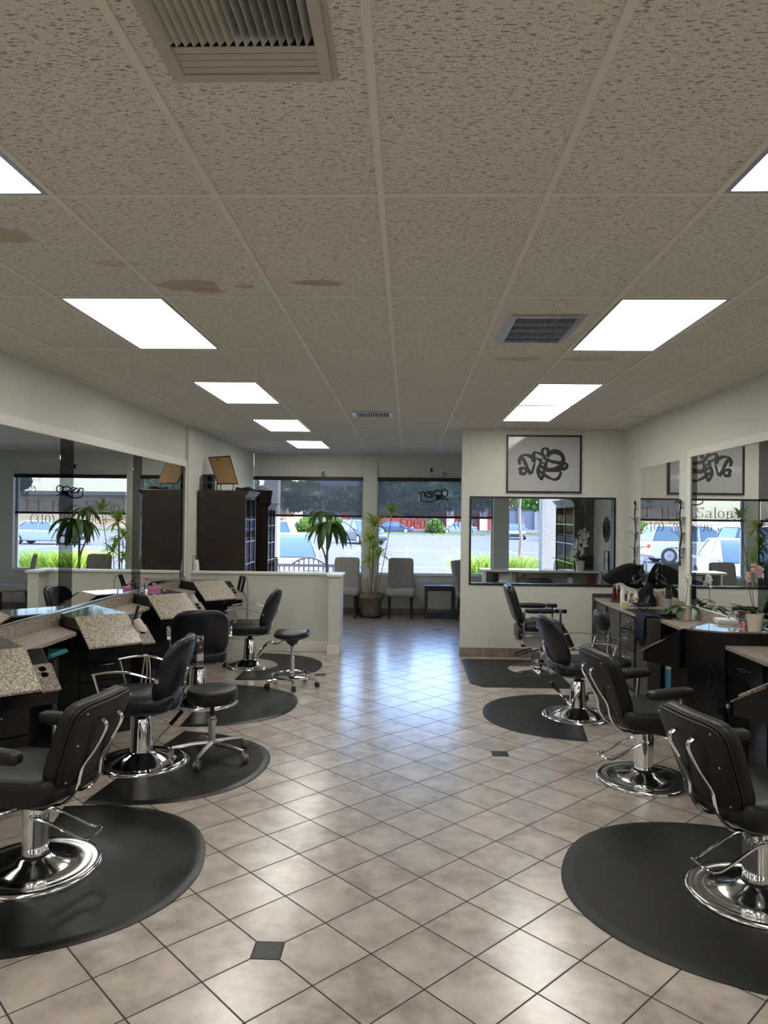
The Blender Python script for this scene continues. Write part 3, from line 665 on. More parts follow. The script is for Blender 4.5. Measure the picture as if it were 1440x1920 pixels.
def padded_chair(label, loc, rz, loop=0):
    o = thing('styling_chair', label, 'salon chair', loc, rz, 'black salon chairs with padded arms'); disc_base(o)
    MB().cyl((0, 0, .35), (0, 0, .385), .03).build('piston', M['blackmetal'], o)
    MB().box(-.16, .2, -.17, .17, .372, .388).build('seat_plate', M['blackmetal'], o, bevel=.004)
    def fs(a, l, c): return (l + .02, a, .46 + c + .020 * (abs(l) / .26) ** 3 * (1 if l < 0 else .4) + .01 * (abs(a) / .26) ** 2)
    MB().pad(.53, .55, .155, fs, corner=7, edge=5, N=10).build('seat', M['vinyl2'], o, ang=60)
    def bp(a, l, c):
        t = (l + .225) / .45
        return V((-.20 - .15 * t - c + .035 * (a / .26) ** 2, a * (.86 + .14 * t), .50 + .415 * t - c * .3))
    MB().pad(.52, .45, .09, lambda a, l, c: bp(a, l, c - .02 * -1), corner=6, edge=5, N=10).build('backrest', M['vinyl2'], o, ang=60)
    MB().pad(.515, .445, .02, lambda a, l, c: bp(a, l, c + .068), corner=6, edge=8, N=10).build('back_shell', M['blackback'], o, ang=60)
    b = MB()
    ring = []
    for k in range(64):
        th = 2 * pi * k / 64; ca, sa = cos(th), sin(th); m_ = (abs(ca) ** 6 + abs(sa) ** 6) ** (-1 / 6)
        ring.append(bp(ca * m_ * .2585, sa * m_ * .2235, .055))
    b.tube(ring, .006, 6, closed=True); b.build('piping', M['vinyl2'], o)
    for s in (1, -1):
        b = MB(); pts = smooth([bp(s * .075, .13, .085), bp(s * .075, .10, .115), bp(s * .075, -.02, .10), (-.305, s * .085, .56), (-.285, s * .095, .47), (-.24, s * .1, .405), (-.17, s * .105, .375), (.05, s * .11, .372)], 6)
        b.tube(pts, .0085, 8, flat=1.5); b.build('back_strut', M['chrome'], o)
        def fa(a, l, c): return (l + .03, s * .30 + a, .675 + c + .012 * (l / .15))
        MB().pad(.085, .31, .065, fa, corner=5, edge=4, N=7).build('arm_pad', M['vinyl2'], o, ang=60)
        b = MB(); b.tube(smooth([(.10, s * .30, .648), (.10, s * .298, .60), (.085, s * .295, .46), (.075, s * .285, .41), (.05, s * .24, .376), (.0, s * .14, .374)], 5), .009, 8, flat=1.5); b.build('arm_post', M['chrome'], o)
    footloop(o, loop)
    for a_ in (-.2, .2):
        for l_ in (-.18, .02, .19): b = MB(); b.ball(bp(a_, l_, .08), .006, 6); b.build('button', M['alu'], o)
    return o
R = radians
padded_chair('black salon chair with padded arms, cut off by the left edge', (-1.87, 3.60, 0), R(173), R(180) - R(173) + R(8))
styling_chair('chrome-armed black salon chair on the left beside the round stool', (-1.92, 5.19, 0), R(184), R(35) - R(184))
styling_chair('chrome-armed black salon chair on the left seen squarely from behind', (-2.0, 6.90, 0), R(108))
ch = styling_chair('farthest left salon chair, black with chrome arms, in front of the half wall', (-1.88, 8.62, 0), R(185))
b = MB(); b.tube(smooth([(.08, -.07, .10), (.14, -.06, .2), (.22, -.06, .27), (.30, -.04, .28), (.30, .04, .28), (.22, .06, .27), (.14, .06, .2), (.08, .07, .10)], 4), .008, 8); b.T = Matrix.Identity(4)
pk = b.build('pump_pedal', M['chrome'], ch); pk.rotation_euler = (0, 0, R(10) - R(185))
styling_chair('chrome-armed black salon chair on the right, next to the barber chair', (1.585, 6.68, 0), R(4), R(205) - R(4))
padded_chair('black salon chair with padded arms standing on bare tiles on the right', (1.66, 5.06, 0), R(8), 0)
padded_chair('nearest black salon chair with padded arms on the right, on a half-round mat', (1.70, 3.53, 0), R(13), R(0))

# barber chair
o = thing('barber_chair', 'black barber chair with chrome frame and legrest on the rectangular mat by the partition', 'barber chair', (1.57, 8.62, .0125), 0)
MB().lathe([(0, 0), (.35, 0), (.352, .012), (.33, .022), (.1, .034), (.075, .05), (0, .05)], 64).build('base', M['chrome'], o)
MB().lathe([(.055, .048), (.055, .1), (0, .1)], 32).build('piston', M['chrome'], o)
MB().lathe([(.078, .1), (.082, .11), (.078, .30), (.07, .31), (0, .31)], 32).build('pump_cylinder', M['chrome'], o)
def fb(a, l, c):
    t = (l + .24) / .48; return (-.225 - .14 * t - c * .97, a, .57 + .44 * t - c * .25)
MB().pad(.46, .48, .11, fb, corner=6, edge=4, N=9).build('backrest', M['vinyl'], o, ang=60)
MB().pad(.48, .50, .12, lambda a, l, c: (l + .03, a, .535 + c), corner=6, edge=4, N=9).build('seat', M['vinyl'], o, ang=60)
MB().pad(.42, .17, .07, lambda a, l, c: (-.235 + c * .9, a, .46 + l), corner=5, edge=4, N=6).build('rear_cushion', M['vinyl'], o, ang=60)
MB().pad(.42, .30, .06, lambda a, l, c: (.33 + .12 * -(l / .3) + c, a, .40 + l * .9), corner=6, edge=4, N=6).build('legrest', M['vinyl'], o, ang=60)
M['enamel'] = mat('grey_enamel', (.33, .30, .29), .3, coat=.5)
b = MB(); b.prism([(-.22, .33), (-.19, .30), (.22, .30), (.27, .36), (.27, .44), (-.20, .44)], -.2, .2, lambda x, y, z: (x, z, y)); b.build('seat_box', M['enamel'], o, bevel=.01)
for s in (1, -1):
    b = MB(); y = s * .235
    b.box(-.24, .28, y - .012, y + .012, .442, .462); b.box(-.22, -.195, y - .012, y + .012, .33, .72); b.box(.20, .225, y - .012, y + .012, .44, .72); b.box(-.24, -.19, y - .015, y + .015, .31, .35)
    b.lathe([(.05, -.012), (.05, .012), (.03, .014), (0, .014)], 24, (-.02, y, .56), (0, s, 0)); b.build('side_frame', M['chrome'], o, bevel=.003)
    MB().pad(.085, .34, .06, lambda a, l, c: (l - .03, s * .265 + a, .735 + c), corner=6, edge=4, N=6).build('arm_pad', M['vinyl'], o, ang=60)
    k = MB().box(.13, .27, s * .265 - .045, s * .265 + .045, .715, .765).build('arm_end', M['chrome'], o, bevel=.004)
    MB().box(.15, .25, s * .265 - .03, s * .265 + .03, .764, .768).build('ashtray_lid', M['alu'], k, bevel=.001)
b = MB(); b.tube(smooth([(-.04, -.24, .60), (0, -.26, .58), (.02, -.26, .5), (.02, -.25, .30), (.02, -.2, .22)], 5), .009, 8); b.ball((-.05, -.24, .605), .018, 8); b.build('recline_lever', M['chrome'], o)
b = MB(); b.tube(smooth([(0, -.085, .255), (-.12, -.08, .225), (-.26, -.06, .175), (-.27, 0, .17), (-.26, .06, .175), (-.12, .08, .225), (0, .085, .255)], 5), .009, 8); b.build('pump_pedal', M['blackmetal'], o)
b = MB(); b.box(.34, .62, -.16, .16, .19, .21); b.tube([(.26, -.15, .30), (.36, -.15, .2)], .012); b.tube([(.26, .15, .30), (.36, .15, .2)], .012); b.build('footplate', M['chrome'], o, bevel=.004)

# ---- stools
o = thing('rolling_stool', 'round black rolling stool on the second left mat', 'stool', (-1.44, 5.33, .012))
MB().lathe([(0, .405), (.165, .405), (.178, .415), (.183, .44), (.184, .47), (.181, .482), (.184, .490), (.178, .505), (.15, .514), (.06, .512), (0, .51)], 48).build('seat', M['vinyl2'], o, ang=25)
b = MB(); b.cyl((0, 0, .27), (0, 0, .40), .016); b.cyl((0, 0, .39), (0, 0, .408), .06); b.build('gas_lift', M['blackmetal'], o)
MB().lathe([(.026, .07), (.028, .25), (.034, .252), (.034, .275), (.026, .28), (.024, .30), (0, .30)], 24).build('column', M['alu'], o)
def star(o, n, rad, a0, z0, z1, wheelm, ring=None, m=None):
    for k in range(n):
        a = a0 + 2 * pi * k / n; d = V((cos(a), sin(a), 0)); sd_ = V((-sin(a), cos(a), 0))
        b = MB(); b.tube([d * .02 + V((0, 0, z0)), d * (rad * .55) + V((0, 0, (z0 + z1) / 2 + .004)), d * rad + V((0, 0, z1))], [.02, .016, .013], 8, flat=1.0)
        b.cyl(d * (rad - .005) + V((0, 0, z1 + .008)), d * (rad - .005) + V((0, 0, .045)), .009); lg = b.build('leg', m or M['alu'], o)
        b = MB()
        for s in (-1, 1):
            c = d * (rad + .012) + V((0, 0, .026)); b.lathe([(0, .004), (.022, .004), (.026, .009), (.026, .018), (.02, .022), (0, .022)], 20, c, sd_ * s)
        b.cyl(d * (rad + .012) - sd_ * .012 + V((0, 0, .026)), d * (rad + .012) + sd_ * .012 + V((0, 0, .026)), .006)
        b.cbox(d * (rad + .002) + V((0, 0, .05)), (.03, .045, .012), Matrix.Rotation(a, 3, 'Z')); b.build('caster', wheelm, lg)
star(o, 5, .285, R(-95), .10, .075, mat('worn_grey_caster', (.25, .24, .23), .35, .6))
o = thing('rolling_stool', 'black saddle-topped rolling stool with a chrome foot ring, by the half wall', 'stool', (-1.21, 7.62, 0))
MB().pad(.36, .38, .085, lambda a, l, c: (l, a, .548 + c + .018 * (l / .19) ** 2 * (1 if l > 0 else .3) + .008 * sin(a * 30)), corner=3.2, edge=2.8, N=9).build('seat', M['vinyl'], o, ang=60)
b = MB(); b.cyl((0, 0, .45), (0, 0, .515), .05, .09) ; b.cyl((0, 0, .43), (0, 0, .47), .025); b.tube([(0, 0, .49), (-.10, -.02, .488), (-.14, -.03, .455), (-.20, -.04, .45)], .005, 6); b.build('seat_mount', M['blackplastic'], o)
b = MB(); b.cyl((0, 0, .30), (0, 0, .45), .016); b.build('gas_lift', M['chrome'], o)
MB().lathe([(.028, .07), (.024, .31), (.02, .315), (0, .315)], 24).build('column', M['chrome'], o)
b = MB(); b.cyl((0, 0, .06), (0, 0, .11), .04); b.build('hub', M['blackplastic'], o)
b = MB(); b.tube([(.215 * cos(2 * pi * k / 40), .215 * sin(2 * pi * k / 40), .118) for k in range(40)], .010, 8, closed=True)
for k in range(5): a = R(20) + 2 * pi * k / 5; b.tube([(.04 * cos(a), .04 * sin(a), .1), (.215 * cos(a), .215 * sin(a), .118)], .005, 6)
b.build('foot_ring', M['chrome'], o)
star(o, 5, .265, R(-5), .085, .075, M['blackplastic'], m=M['chrome'])
# small stool with a backrest tucked beside the vanity
o = thing('backed_stool', 'low black stool with rounded backrest on a chrome post before the charcoal vanity', 'stool', (2.03, 7.2, 0), R(10))
MB().pad(.36, .36, .08, lambda a, l, c: (l, a, .40 + c), corner=3, edge=3, N=8).build('seat', M['vinyl'], o, ang=60)
b = MB(); b.cyl((0, 0, .1), (0, 0, .37), .022); b.cyl((0, 0, .345), (0, 0, .365), .08); b.build('column', M['chrome'], o)
MB().pad(.30, .20, .09, lambda a, l, c: (-.11 - c + .25 * a * a, a, .82 + l), corner=3, edge=2.5, N=8).build('backrest', M['vinyl'], o, ang=60)
b = MB(); b.cyl((-.02, 0, .44), (-.02, 0, .80), .012); b.cyl((-.02, 0, .44), (-.02, 0, .66), .024); b.cyl((-.02, 0, .78), (-.08, 0, .80), .012)
b.tube([(.01, 0, .64), (.08, 0, .64), (.08, 0, .55), (.01, 0, .55)], .005, 6); b.build('back_post', M['chrome'], o)
star(o, 5, .22, R(10), .085, .07, M['blackplastic'], m=M['chrome'])

# ---- mats: half-round with a bite for the chair base
def mat_half(label, c, ang, r_along, r_deep, matl, cut=.345, grp='half-round black salon floor mats', h=.012):
    # ang: direction from the chair towards the curved side
    o = thing('salon_floor_mat', label, 'floor mat', (c[0], c[1], 0), ang, grp)
    pts = []
    n = 48; pw = 2.25
    for k in range(n + 1):
        t = -pi / 2 + pi * k / n; ct, s_ = max(0, cos(t)), sin(t)
        pts.append((r_deep * abs(ct) ** (2 / pw), r_along * (abs(s_) ** (2 / pw)) * (1 if s_ > 0 else -1)))
    inner = [(cut * cos(t), cut * sin(t)) for t in [pi / 2 - pi * k / 24 for k in range(25)]]
    poly = pts + inner; 
    b = MB(); bm = b.bm
    def inset(p, d):
        x, y = p; L = sqrt(x * x + y * y) + 1e-9; s = max(0, 1 - d / L); return (x * s + (0 if x > .02 else d * .2), y * s)
    out0 = [b.v((x, y, 0.0005)) for x, y in pts]; out1 = [b.v((x, y, .004)) for x, y in pts]; out2 = [b.v((*inset(p, .035), h + .001)) for p in pts]; out3 = [b.v((*inset(p, .06), h - .001)) for p in pts]
    in0 = [b.v((x, y, .0005)) for x, y in inner[::-1]]; in1 = [b.v((x, y, h - .001)) for x, y in inner[::-1]]
    m_ = len(pts)
    for A, B in ((out0, out1), (out1, out2), (out2, out3)):
        for k in range(m_ - 1): b.f([A[k], A[k + 1], B[k + 1], B[k]])
    q_ = len(in1)
    mid = []
    for k in range(m_ - 1):
        i0 = round(k * (q_ - 1) / (m_ - 1)); i1 = round((k + 1) * (q_ - 1) / (m_ - 1))
        b.f([out3[k], out3[k + 1], in1[i1], in1[i0]] if i0 != i1 else [out3[k], out3[k + 1], in1[i0]])
    for k in range(q_ - 1): b.f([in1[k], in1[k + 1], in0[k + 1], in0[k]])
    for e_, i_ in ((0, 0), (-1, -1)):
        f_ = [out0[e_], out1[e_], out2[e_], out3[e_], in1[i_], in0[i_]]; b.f(f_ if e_ else f_[::-1])
    bmesh.ops.recalc_face_normals(bm, faces=bm.faces)
    b.build('mat_sheet', matl, o, ang=25); return o
mat_half('glossy creased half-round black mat nearest the camera on the left', (-1.93, 3.60), R(12), .79, .90, M['mat1'])
mat_half('half-round black mat under the round rolling stool', (-1.92, 5.19), R(-6), .77, .93, M['mat1'])
mat_half('half-round black mat under the salon chair seen from behind', (-1.95, 6.85), R(2), .77, .91, M['mat1'])
mat_half('farthest half-round black mat on the left, by the half wall', (-1.88, 8.62), R(0), .77, .87, M['mat2'])
mat_half('matte half-round mat in the middle of the right side, past the charcoal floor tile', (1.60, 6.68), R(172), .77, .88, M['mat2'])
mat_half('big matte half-round mat nearest the camera on the right', (1.72, 3.53), R(160), .80, .93, M['mat2'])
mat_half('mat cut off by the bottom right corner of the photo', (1.93, 1.95), R(160), .77, .93, M['mat2'])
o = thing('barber_chair_mat', 'dark grey rectangular mat under the barber chair', 'floor mat', (1.25, 8.5, 0))
pl = [(-.545, -.60), (-.42, -.76), (.55, -.76), (.55, .2), (.36, .76), (-.50, .76), (-.545, .70)]
b = MB(); lo = [b.v((x, y, .0005)) for x, y in pl]; md = [b.v((x, y, .003)) for x, y in pl]; hi = [b.v((x * .93, y * .95, .013)) for x, y in pl]; n = len(pl)
b.f(lo[::-1]); b.f(hi)
for k in range(n):
    for A, B in ((lo, md), (md, hi)): b.f([A[k], A[(k + 1) % n], B[(k + 1) % n], B[k]])
b.build('mat_sheet', M['mat2'], o, bevel=.004)

# ================================================================ STYLING STATIONS
def station(label, A, rz, dep, poly, top=.97, body=True, handles=True):
    """A = wall corner; local x points to the room, local y along the slanted front"""
    o = thing('styling_station', label, 'styling station', (A[0], A[1], 0), rz, 'black styling stations with slanted speckled lids')
    W = .43
    MB().prism(poly, .0 if body else .5, top - .012).build('cabinet_body', M['lacquer'], o, smooth=False, bevel=.002)
    MB().prism(poly, top - .012, top).build('top_sheet', M['gcap'], o, smooth=False)
    # wedge under the lid, then drawer stack below it
    x0, x1 = dep, dep + .30; zl = .765
    b = MB(); b.prism([(x0, .955), (x1, zl - .012), (x1, zl - .10), (x0, zl - .12)], .0, W + .10, lambda x, y, z: (x, z, y)); b.build('lid_box', M['lacquer'], o, smooth=False, bevel=.002)
    def slab(y0, y1, s0, s1, lift, th=.016):
        b = MB(); P = lambda s: (x0 + (x1 - x0 + .012) * s, top - (top - zl) * s)
        a, c = P(s0), P(s1); b.prism([(a[0], a[1] + lift), (c[0], c[1] + lift), (c[0], c[1] + lift - th), (a[0], a[1] + lift - th)], y0, y1, lambda x, y, z: (x, z, y)); return b
    slab(-.002, W, 0, 1, 0.003).build('lid', M['granite'], o, smooth=False, bevel=.002)
    hp = lab(slab(W, W + .115, .38, 1, -.014, .012).build('tool_holder', M['granite2'], o, smooth=False, bevel=.002), 'dark speckled strip with tool holes')
    sl = atan2(top - zl, x1 - x0)
    for s_, r_ in ((.52, .022), (.66, .022), (.86, .036)):
        b = MB(); c = V((x0 + (x1 - x0) * s_, W + .052, top - (top - zl) * s_ - .0125)); b.lathe([(0, 0), (r_, 0), (r_, .0035), (0, .0035)], 24, c, (sin(sl), 0, cos(sl)))
        b.build('tool_hole_shade', M['shade_black'], hp)  # solid black disc, the hole's shade put into its colour
    xf = dep + .10
    MB().box(dep - .02, xf, .0, W, .0, zl - .11).build('drawer_case', M['lacquer'], o, smooth=False)
    for z0, z1 in ((.46, .645), (.25, .45), (.02, .24)):
        d = MB().box(xf, xf + .018, .006, W - .006, z0, z1).build('drawer', M['lacquer'], o, smooth=False, bevel=.002)
        b = MB(); zc = z1 - .06; b.tube([(xf + .018, W / 2 - .05, zc), (xf + .042, W / 2 - .05, zc), (xf + .042, W / 2 + .05, zc), (xf + .018, W / 2 + .05, zc)], .004, 6); b.build('handle', M['chrome'], d)
    return o
PL = [(0, 0), (.34, 0), (.34, .43), (-.42, .43)]
LX = XL + .012
st = []
for k, (y, lb) in enumerate(((4.35, 'styling station nearest the camera on the left, its lid cut off by the photo edge'), (5.97, 'styling station on the left with the white hairdryer hanging at its side'),
                            (7.59, 'styling station on the left with the pink tissue box on top'), (9.18, 'farthest left styling station against the half wall, flat irons at its side'))):
    s_ = station(lb, (LX + .02, y), -pi / 4, .34, PL if k < 3 else [(0, 0), (.34, 0), (.34, .43), (.30, .46), (.14, .44), (-.14, .15)])
    st.append(s_)
def worktop(label, x1, yn, yf, z, wallx, sgn):
    """yn, yf: (at wall, at front) ends of the top, cut at 45 degrees where a station stands"""
    x0 = min(wallx, x1); o = thing('station_worktop', label, 'counter', (x0, yn[0], 0), 0, 'speckled low worktops between the styling stations'); off = Matrix.Translation((-x0, -yn[0], 0))
    def P(d=0, e=0): return [(wallx, yn[0] + e), (x1 - sgn * d, yn[1] + e), (x1 - sgn * d, yf[1] - e), (wallx, yf[0] - e)]
    def B_(): b = MB(); b.T = off; return b
    b = B_(); b.prism(P(), z - .03, z); b.build('worktop', M['granite'], o, smooth=False, bevel=.002)
    w_ = sorted((wallx, wallx + sgn * .016)); b = B_(); b.box(w_[0], w_[1], yn[0], yf[0] - .01, z, .972); b.build('backsplash', M['granite'], o, smooth=False)
    w_ = sorted((wallx, x1 - sgn * .02)); lo, hi = max(yn) + .02, min(yf) - .02; b = B_(); b.prism(P(.02, .004), z - .155, z - .137)
    for y in (lo, lo + .22, hi): b.box(w_[0], w_[1], y - .008, y + .008, z - .137, z - .03)
    c_ = sorted((wallx, wallx + sgn * .012)); b.box(c_[0], c_[1], lo, hi, z - .137, z - .03)
    b.build('shelf_box', M['lacquer'], o, smooth=False)
    b = B_(); b.box(w_[0], w_[1], hi - .32, hi - .305, 0, z - .155); b.build('support_panel', M['lacquer'], o, smooth=False)
    return o
for A0, A1, lb in ((4.35, 5.97, 'low speckled worktop on the left with teal folders in its shelf'), (5.97, 7.59, 'low speckled worktop on the left behind the hanging hairdryer'), (7.59, 9.18, 'low speckled worktop between the tissue box and the farthest left station'), (2.73, 4.35, 'low speckled worktop mostly outside the left edge')):
    worktop(lb, -2.615, (A0 + .62, A0 + .31), (A1 - .005, A1 - .34), .866, LX, 1)
# right side
RXI = XR - .014
def rstation(label, ya, near=True):
    A = (RXI, ya); u = V((-.70711, .70711)); v = V((-.70711, -.70711))
    wp = [(RXI, ya), None, None, (2.46, ya - .155), (RXI, ya - .155)]
    wp[1] = (RXI + u.x * .42, ya + u.y * .42); wp[2] = (wp[1][0] + v.x * .43, wp[1][1] + v.y * .43)
    loc = []
    for p_ in wp:
        d = V((p_[0] - A[0], p_[1] - A[1])); loc.append((d.dot(u), d.dot(v)))
    return station(label, A, R(135), .42, loc, top=.955)
rs = rstation('black styling station with the pink orchid pot on its glass top, right side', 5.79)
rstation('styling station beyond the right edge of the photo, only its lid corner showing', 4.17)
worktop('low speckled worktop on the right with the white orchid in a cream cup', 2.46, (5.80, 6.16), (7.04, 7.04), .85, RXI, -1)
o = worktop('low speckled worktop at the right edge of the photo', 2.46, (4.20, 4.56), (5.63, 5.63), .85, RXI, -1)
def drawer(par, off, x, y0, y1, z0, z1, mt, sg=-1, hz=None, hm='chrome', up=0):
    b = MB(); b.T = off; xs = sorted((x, x + sg * .018)); b.box(xs[0], xs[1], y0, y1, z0, z1); d = b.build('drawer', mt, par, smooth=False, bevel=.002)
    yc = (y0 + y1) / 2; zc = hz or (z0 + z1) / 2
    b = MB(); b.T = off; b.tube([(x + sg * .018, yc - .05, zc), (x + sg * .045, yc - .05, zc), (x + sg * .045, yc + .05, zc), (x + sg * .018, yc + .05, zc)], .0045, 6); b.build('handle', M[hm], d); return d
off = Matrix.Translation((-2.46, -4.20, 0)); drawer(o, off, 2.48, 5.05, 5.60, .63, .81, M['lacquer'])
b = MB(); b.T = off; b.box(2.48, RXI, 5.02, 5.62, 0, .81); b.build('drawer_case', M['lacquer'], o, smooth=False, bevel=.002)
# outlet on the side of that station
oc = V((2.36, 5.63, .40))
c = onz(1333, 1312, .36); ot = thing('power_outlet', 'black outlet plate with a white socket face and black plugs, low on the right station', 'outlet', (2.43, 5.628, .375), 0)
b = MB(); b.box(-.03, .10, -.014, -.004, -.055, .055); b.build('outlet_plate', M['blackplastic'], ot, bevel=.003)
b = MB(); b.lathe([(.022, 0), (.022, .004), (0, .004)], 20, (.055, -.014, .012), (0, -1, 0)); b.build('socket', M['white'], ot)
b = MB(); b.box(-.012, .02, -.045, -.014, .0, .028).box(.04, .075, -.045, -.014, -.04, -.015); b.build('plug', M['blackplastic'], ot, bevel=.004)
b = MB(); b.tube(smooth([(0, -.04, .01), (-.05, -.05, .0), (-.09, -.05, .10), (-.06, -.045, .25), (-.11, -.045, .34)], 6), .003, 6); b.tube(smooth([(.06, -.045, -.03), (.05, -.06, -.10), (-.02, -.06, -.115), (-.10, -.06, -.06), (-.14, -.05, .08), (-.10, -.045, .26)], 6), .003, 6); b.build('power_cord', M['blackplastic'], ot)

# charcoal drawer vanity
VZ = .85
o = thing('vanity_cabinet', 'charcoal drawer vanity with speckled top against the right wall, full of hair products', 'cabinet', (2.34, 7.42, 0)); off = Matrix.Translation((-2.34, -7.42, 0))
b = MB(); b.T = off; b.prism([(2.37, 7.42), (RXI, 7.42), (RXI, 8.95), (2.33, 8.95), (2.33, 8.6)], .07, VZ - .03); b.build('cabinet_body', M['vanity'], o, smooth=False, bevel=.004)
b = MB(); b.T = off; b.box(2.40, RXI, 7.42, 8.93, 0, .07); b.build('plinth', M['lacquer'], o, smooth=False)
b = MB(); b.T = off; b.prism([(2.33, 7.40), (RXI, 7.40), (RXI, 8.93), (2.31, 8.93), (2.29, 8.5), (2.30, 8.0)], VZ - .03, VZ); b.build('worktop', M['granite'], o, smooth=False, bevel=.003)
b = MB(); b.T = off; b.box(2.29, RXI, 8.93, 8.97, 0, .90); b.build('end_panel', M['vanity'], o, smooth=False, bevel=.012)
b = MB(); b.T = off; b.box(RXI - .016, RXI, 7.40, 8.93, VZ, .985); b.build('backsplash', M['granite'], o, smooth=False)
for yy0 in (7.46, 7.96, 8.46):
    for z0, z1 in ((.66, .80), (.46, .65), (.27, .45), (.09, .26)): drawer(o, off, 2.355 if yy0 < 8.3 else 2.338, yy0, yy0 + .46, z0, z1, M['vanity'])
# dark mat on the worktop
k = thing('counter_mat', 'thin black rubber mat on the near end of the vanity top', 'mat', (2.55, 7.62, VZ)); MB().box(-.22, .22, -.20, .20, 0.0005, .006).build('mat_sheet', M['blackplastic'], k, bevel=.002)
# open end shelf unit
o = thing('end_shelf', 'narrow black shelf unit at the near end of the vanity holding bottles', 'shelf', (2.34, 7.05, 0)); off = Matrix.Translation((-2.34, -7.05, 0))
b = MB(); b.T = off; b.box(2.34, 2.47, 7.05, 7.40, 0, .855); b.build('side_post', M['vanity'], o, smooth=False, bevel=.006)
b = MB(); b.T = off; b.box(2.47, RXI, 7.385, 7.40, 0, .855)
for z in (.02, .16, .50, .835): b.box(2.47, RXI, 7.05, 7.385, z - .02, z)
b.build('shelf_boards', M['lacquer'], o, smooth=False)
drawer(o, off @ Matrix.Identity(4), 2.47, 7.10, 7.35, .70, .81, M['lacquer'])

# towel over the corner
k = thing('hand_towel', 'dark navy towel draped over the vanity corner', 'towel', (2.36, 7.22, .86))
b = MB(); prof = [(.14, .0), (.07, .006), (.0, .008), (-.03, .004), (-.045, -.02), (-.048, -.10), (-.05, -.20), (-.052, -.30)]
g = []
for i in range(15):
    y = -.15 + .27 * i / 14; row = []
    for kx, (px_, pz_) in enumerate(prof):
        fold = .012 * sin(i * 1.25 + kx * .25) * (kx / 7); row.append(b.v((px_ - abs(fold), y * (1 - .08 * kx / 7) + .008 * sin(kx), pz_ + .012 + (.03 * sin(i / 14 * pi) if kx == 7 else 0))))
    g.append(row)
for i in range(14):
    for j in range(7): b.f([g[i][j], g[i + 1][j], g[i + 1][j + 1], g[i][j + 1]])
t_ = b.build('towel_cloth', M['navycloth'], k); s_ = t_.modifiers.new('s', 'SOLIDIFY'); s_.thickness = .008

# ---- bottles and products
def bottle(name, label, cat, loc, r, h, mt, capm=None, caph=.03, capr=None, shoulder=.75, group=None, capkind='cap', labelm=None):
    o = thing(name, label, cat, loc, 0, group)
    MB().lathe([(0, 0), (r, 0.0), (r, h * shoulder), (r * .85, h * (shoulder + .1)), (r * .4, h * .96), (r * .4, h), (0, h)], 20).build('bottle_body', mt, o)
    cr = capr or r * .45
    if capkind == 'pump':
        b = MB(); b.cyl((0, 0, h), (0, 0, h + .02), cr); b.cyl((0, 0, h + .02), (0, 0, h + .045), .004); b.tube([(0, 0, h + .045), (-.01, 0, h + .048), (-.045, 0, h + .04)], .006, 6); b.build('pump', capm or mt, o)
    else: MB().lathe([(0, h - .002), (cr, h - .002), (cr * .9, h + caph), (0, h + caph)], 16).build(capkind, capm or mt, o)
    if labelm: MB().lathe([(r + .0008, h * .2), (r + .0008, h * .62)], 20).build('paper_label', labelm, o)
    return o
def onv(px, py, z=VZ): return onz(px, py, z)
M['amber'] = mat('amber_plastic', (.25, .1, .02), .3); M['red'] = mat('dark_red_plastic', (.2, .015, .02), .25); M['redbr'] = mat('bright_red', (.5, .03, .02), .3)
M['cream'] = mat('cream_plastic', (.62, .58, .5), .4); M['grey'] = mat('grey_plastic', (.3, .3, .3), .4); M['blue'] = mat('sky_blue_label', (.10, .33, .58), .4)
M['yellow'] = mat('yellow_plastic', (.65, .45, .05), .4); M['orange'] = mat('orange_plastic', (.6, .2, .03), .4); M['paleyel'] = mat('pale_yellow_label', (.62, .6, .25), .5)
P = [((1152, 1124), .022, .16, 'red', 'white', 'dark red nail polish style bottle at the far left of the vanity products'), ((1160, 1126), .022, .15, 'red', 'blackplastic', 'dark red bottle beside another red bottle on the vanity'),
     ((1167, 1131), .026, .17, 'white', 'white', 'white tube bottle in front of the draped cape on the vanity'), ((1179, 1131), .019, .125, 'cream', 'white', 'slim cream bottle with a pointed cap in the vanity row'),
     ((1192, 1132), .031, .12, 'cream', 'white', 'squat white bottle with white cap right of the slim cream bottle'), ((1185, 1134), .013, .07, 'grey', 'white', 'tiny clear-grey bottle between two cream bottles')]
for (px, py), r_, h_, a_, c_, lb in P: bottle('product_bottle', lb, 'bottle', onv(px, py), r_, h_, M[a_], M[c_], group='hair product bottles on the vanity')
k = thing('product_jar', 'small jar with a pale yellow label in front of the white tube', 'jar', onv(1170, 1138)); b = MB(); b.box(-.028, .028, -.028, .028, 0, .055); b.build('jar_body', M['paleyel'], k, bevel=.004); MB().box(-.024, .024, -.024, .024, .055, .066).build('lid', M['white'], k, bevel=.003)
k = thing('tool_cup', 'cup of yellow and orange combs on the vanity', 'cup', onv(1206, 1132)); MB().lathe([(0, 0), (.03, 0), (.036, .07), (.033, .07), (.028, .005), (0, .005)], 20).build('cup', M['amber'], k)
for i, (dx, c_) in enumerate(((-.02, 'yellow'), (-.008, 'orange'), (.006, 'yellow'), (.018, 'orange'), (.0, 'yellow'))):
    b = MB(); b.tube([(dx * .4, .004 * i - .008, .01), (dx * 1.3, .008 * i - .016, .15 + .01 * (i % 3))], .0045, 6); tag(b.build('comb', M[c_], None, loc=onv(1206, 1132) + V((0, 0, .001))), ['leftmost yellow comb, leaning out of the vanity cup', 'left orange comb in the vanity cup', 'yellow comb right of the cup centre on the vanity', 'right orange comb leaning out of the vanity cup', 'yellow comb upright in the middle of the vanity cup'][i], 'comb', '%s combs in the vanity cup' % ('yellow' if c_ == 'yellow' else 'orange'))
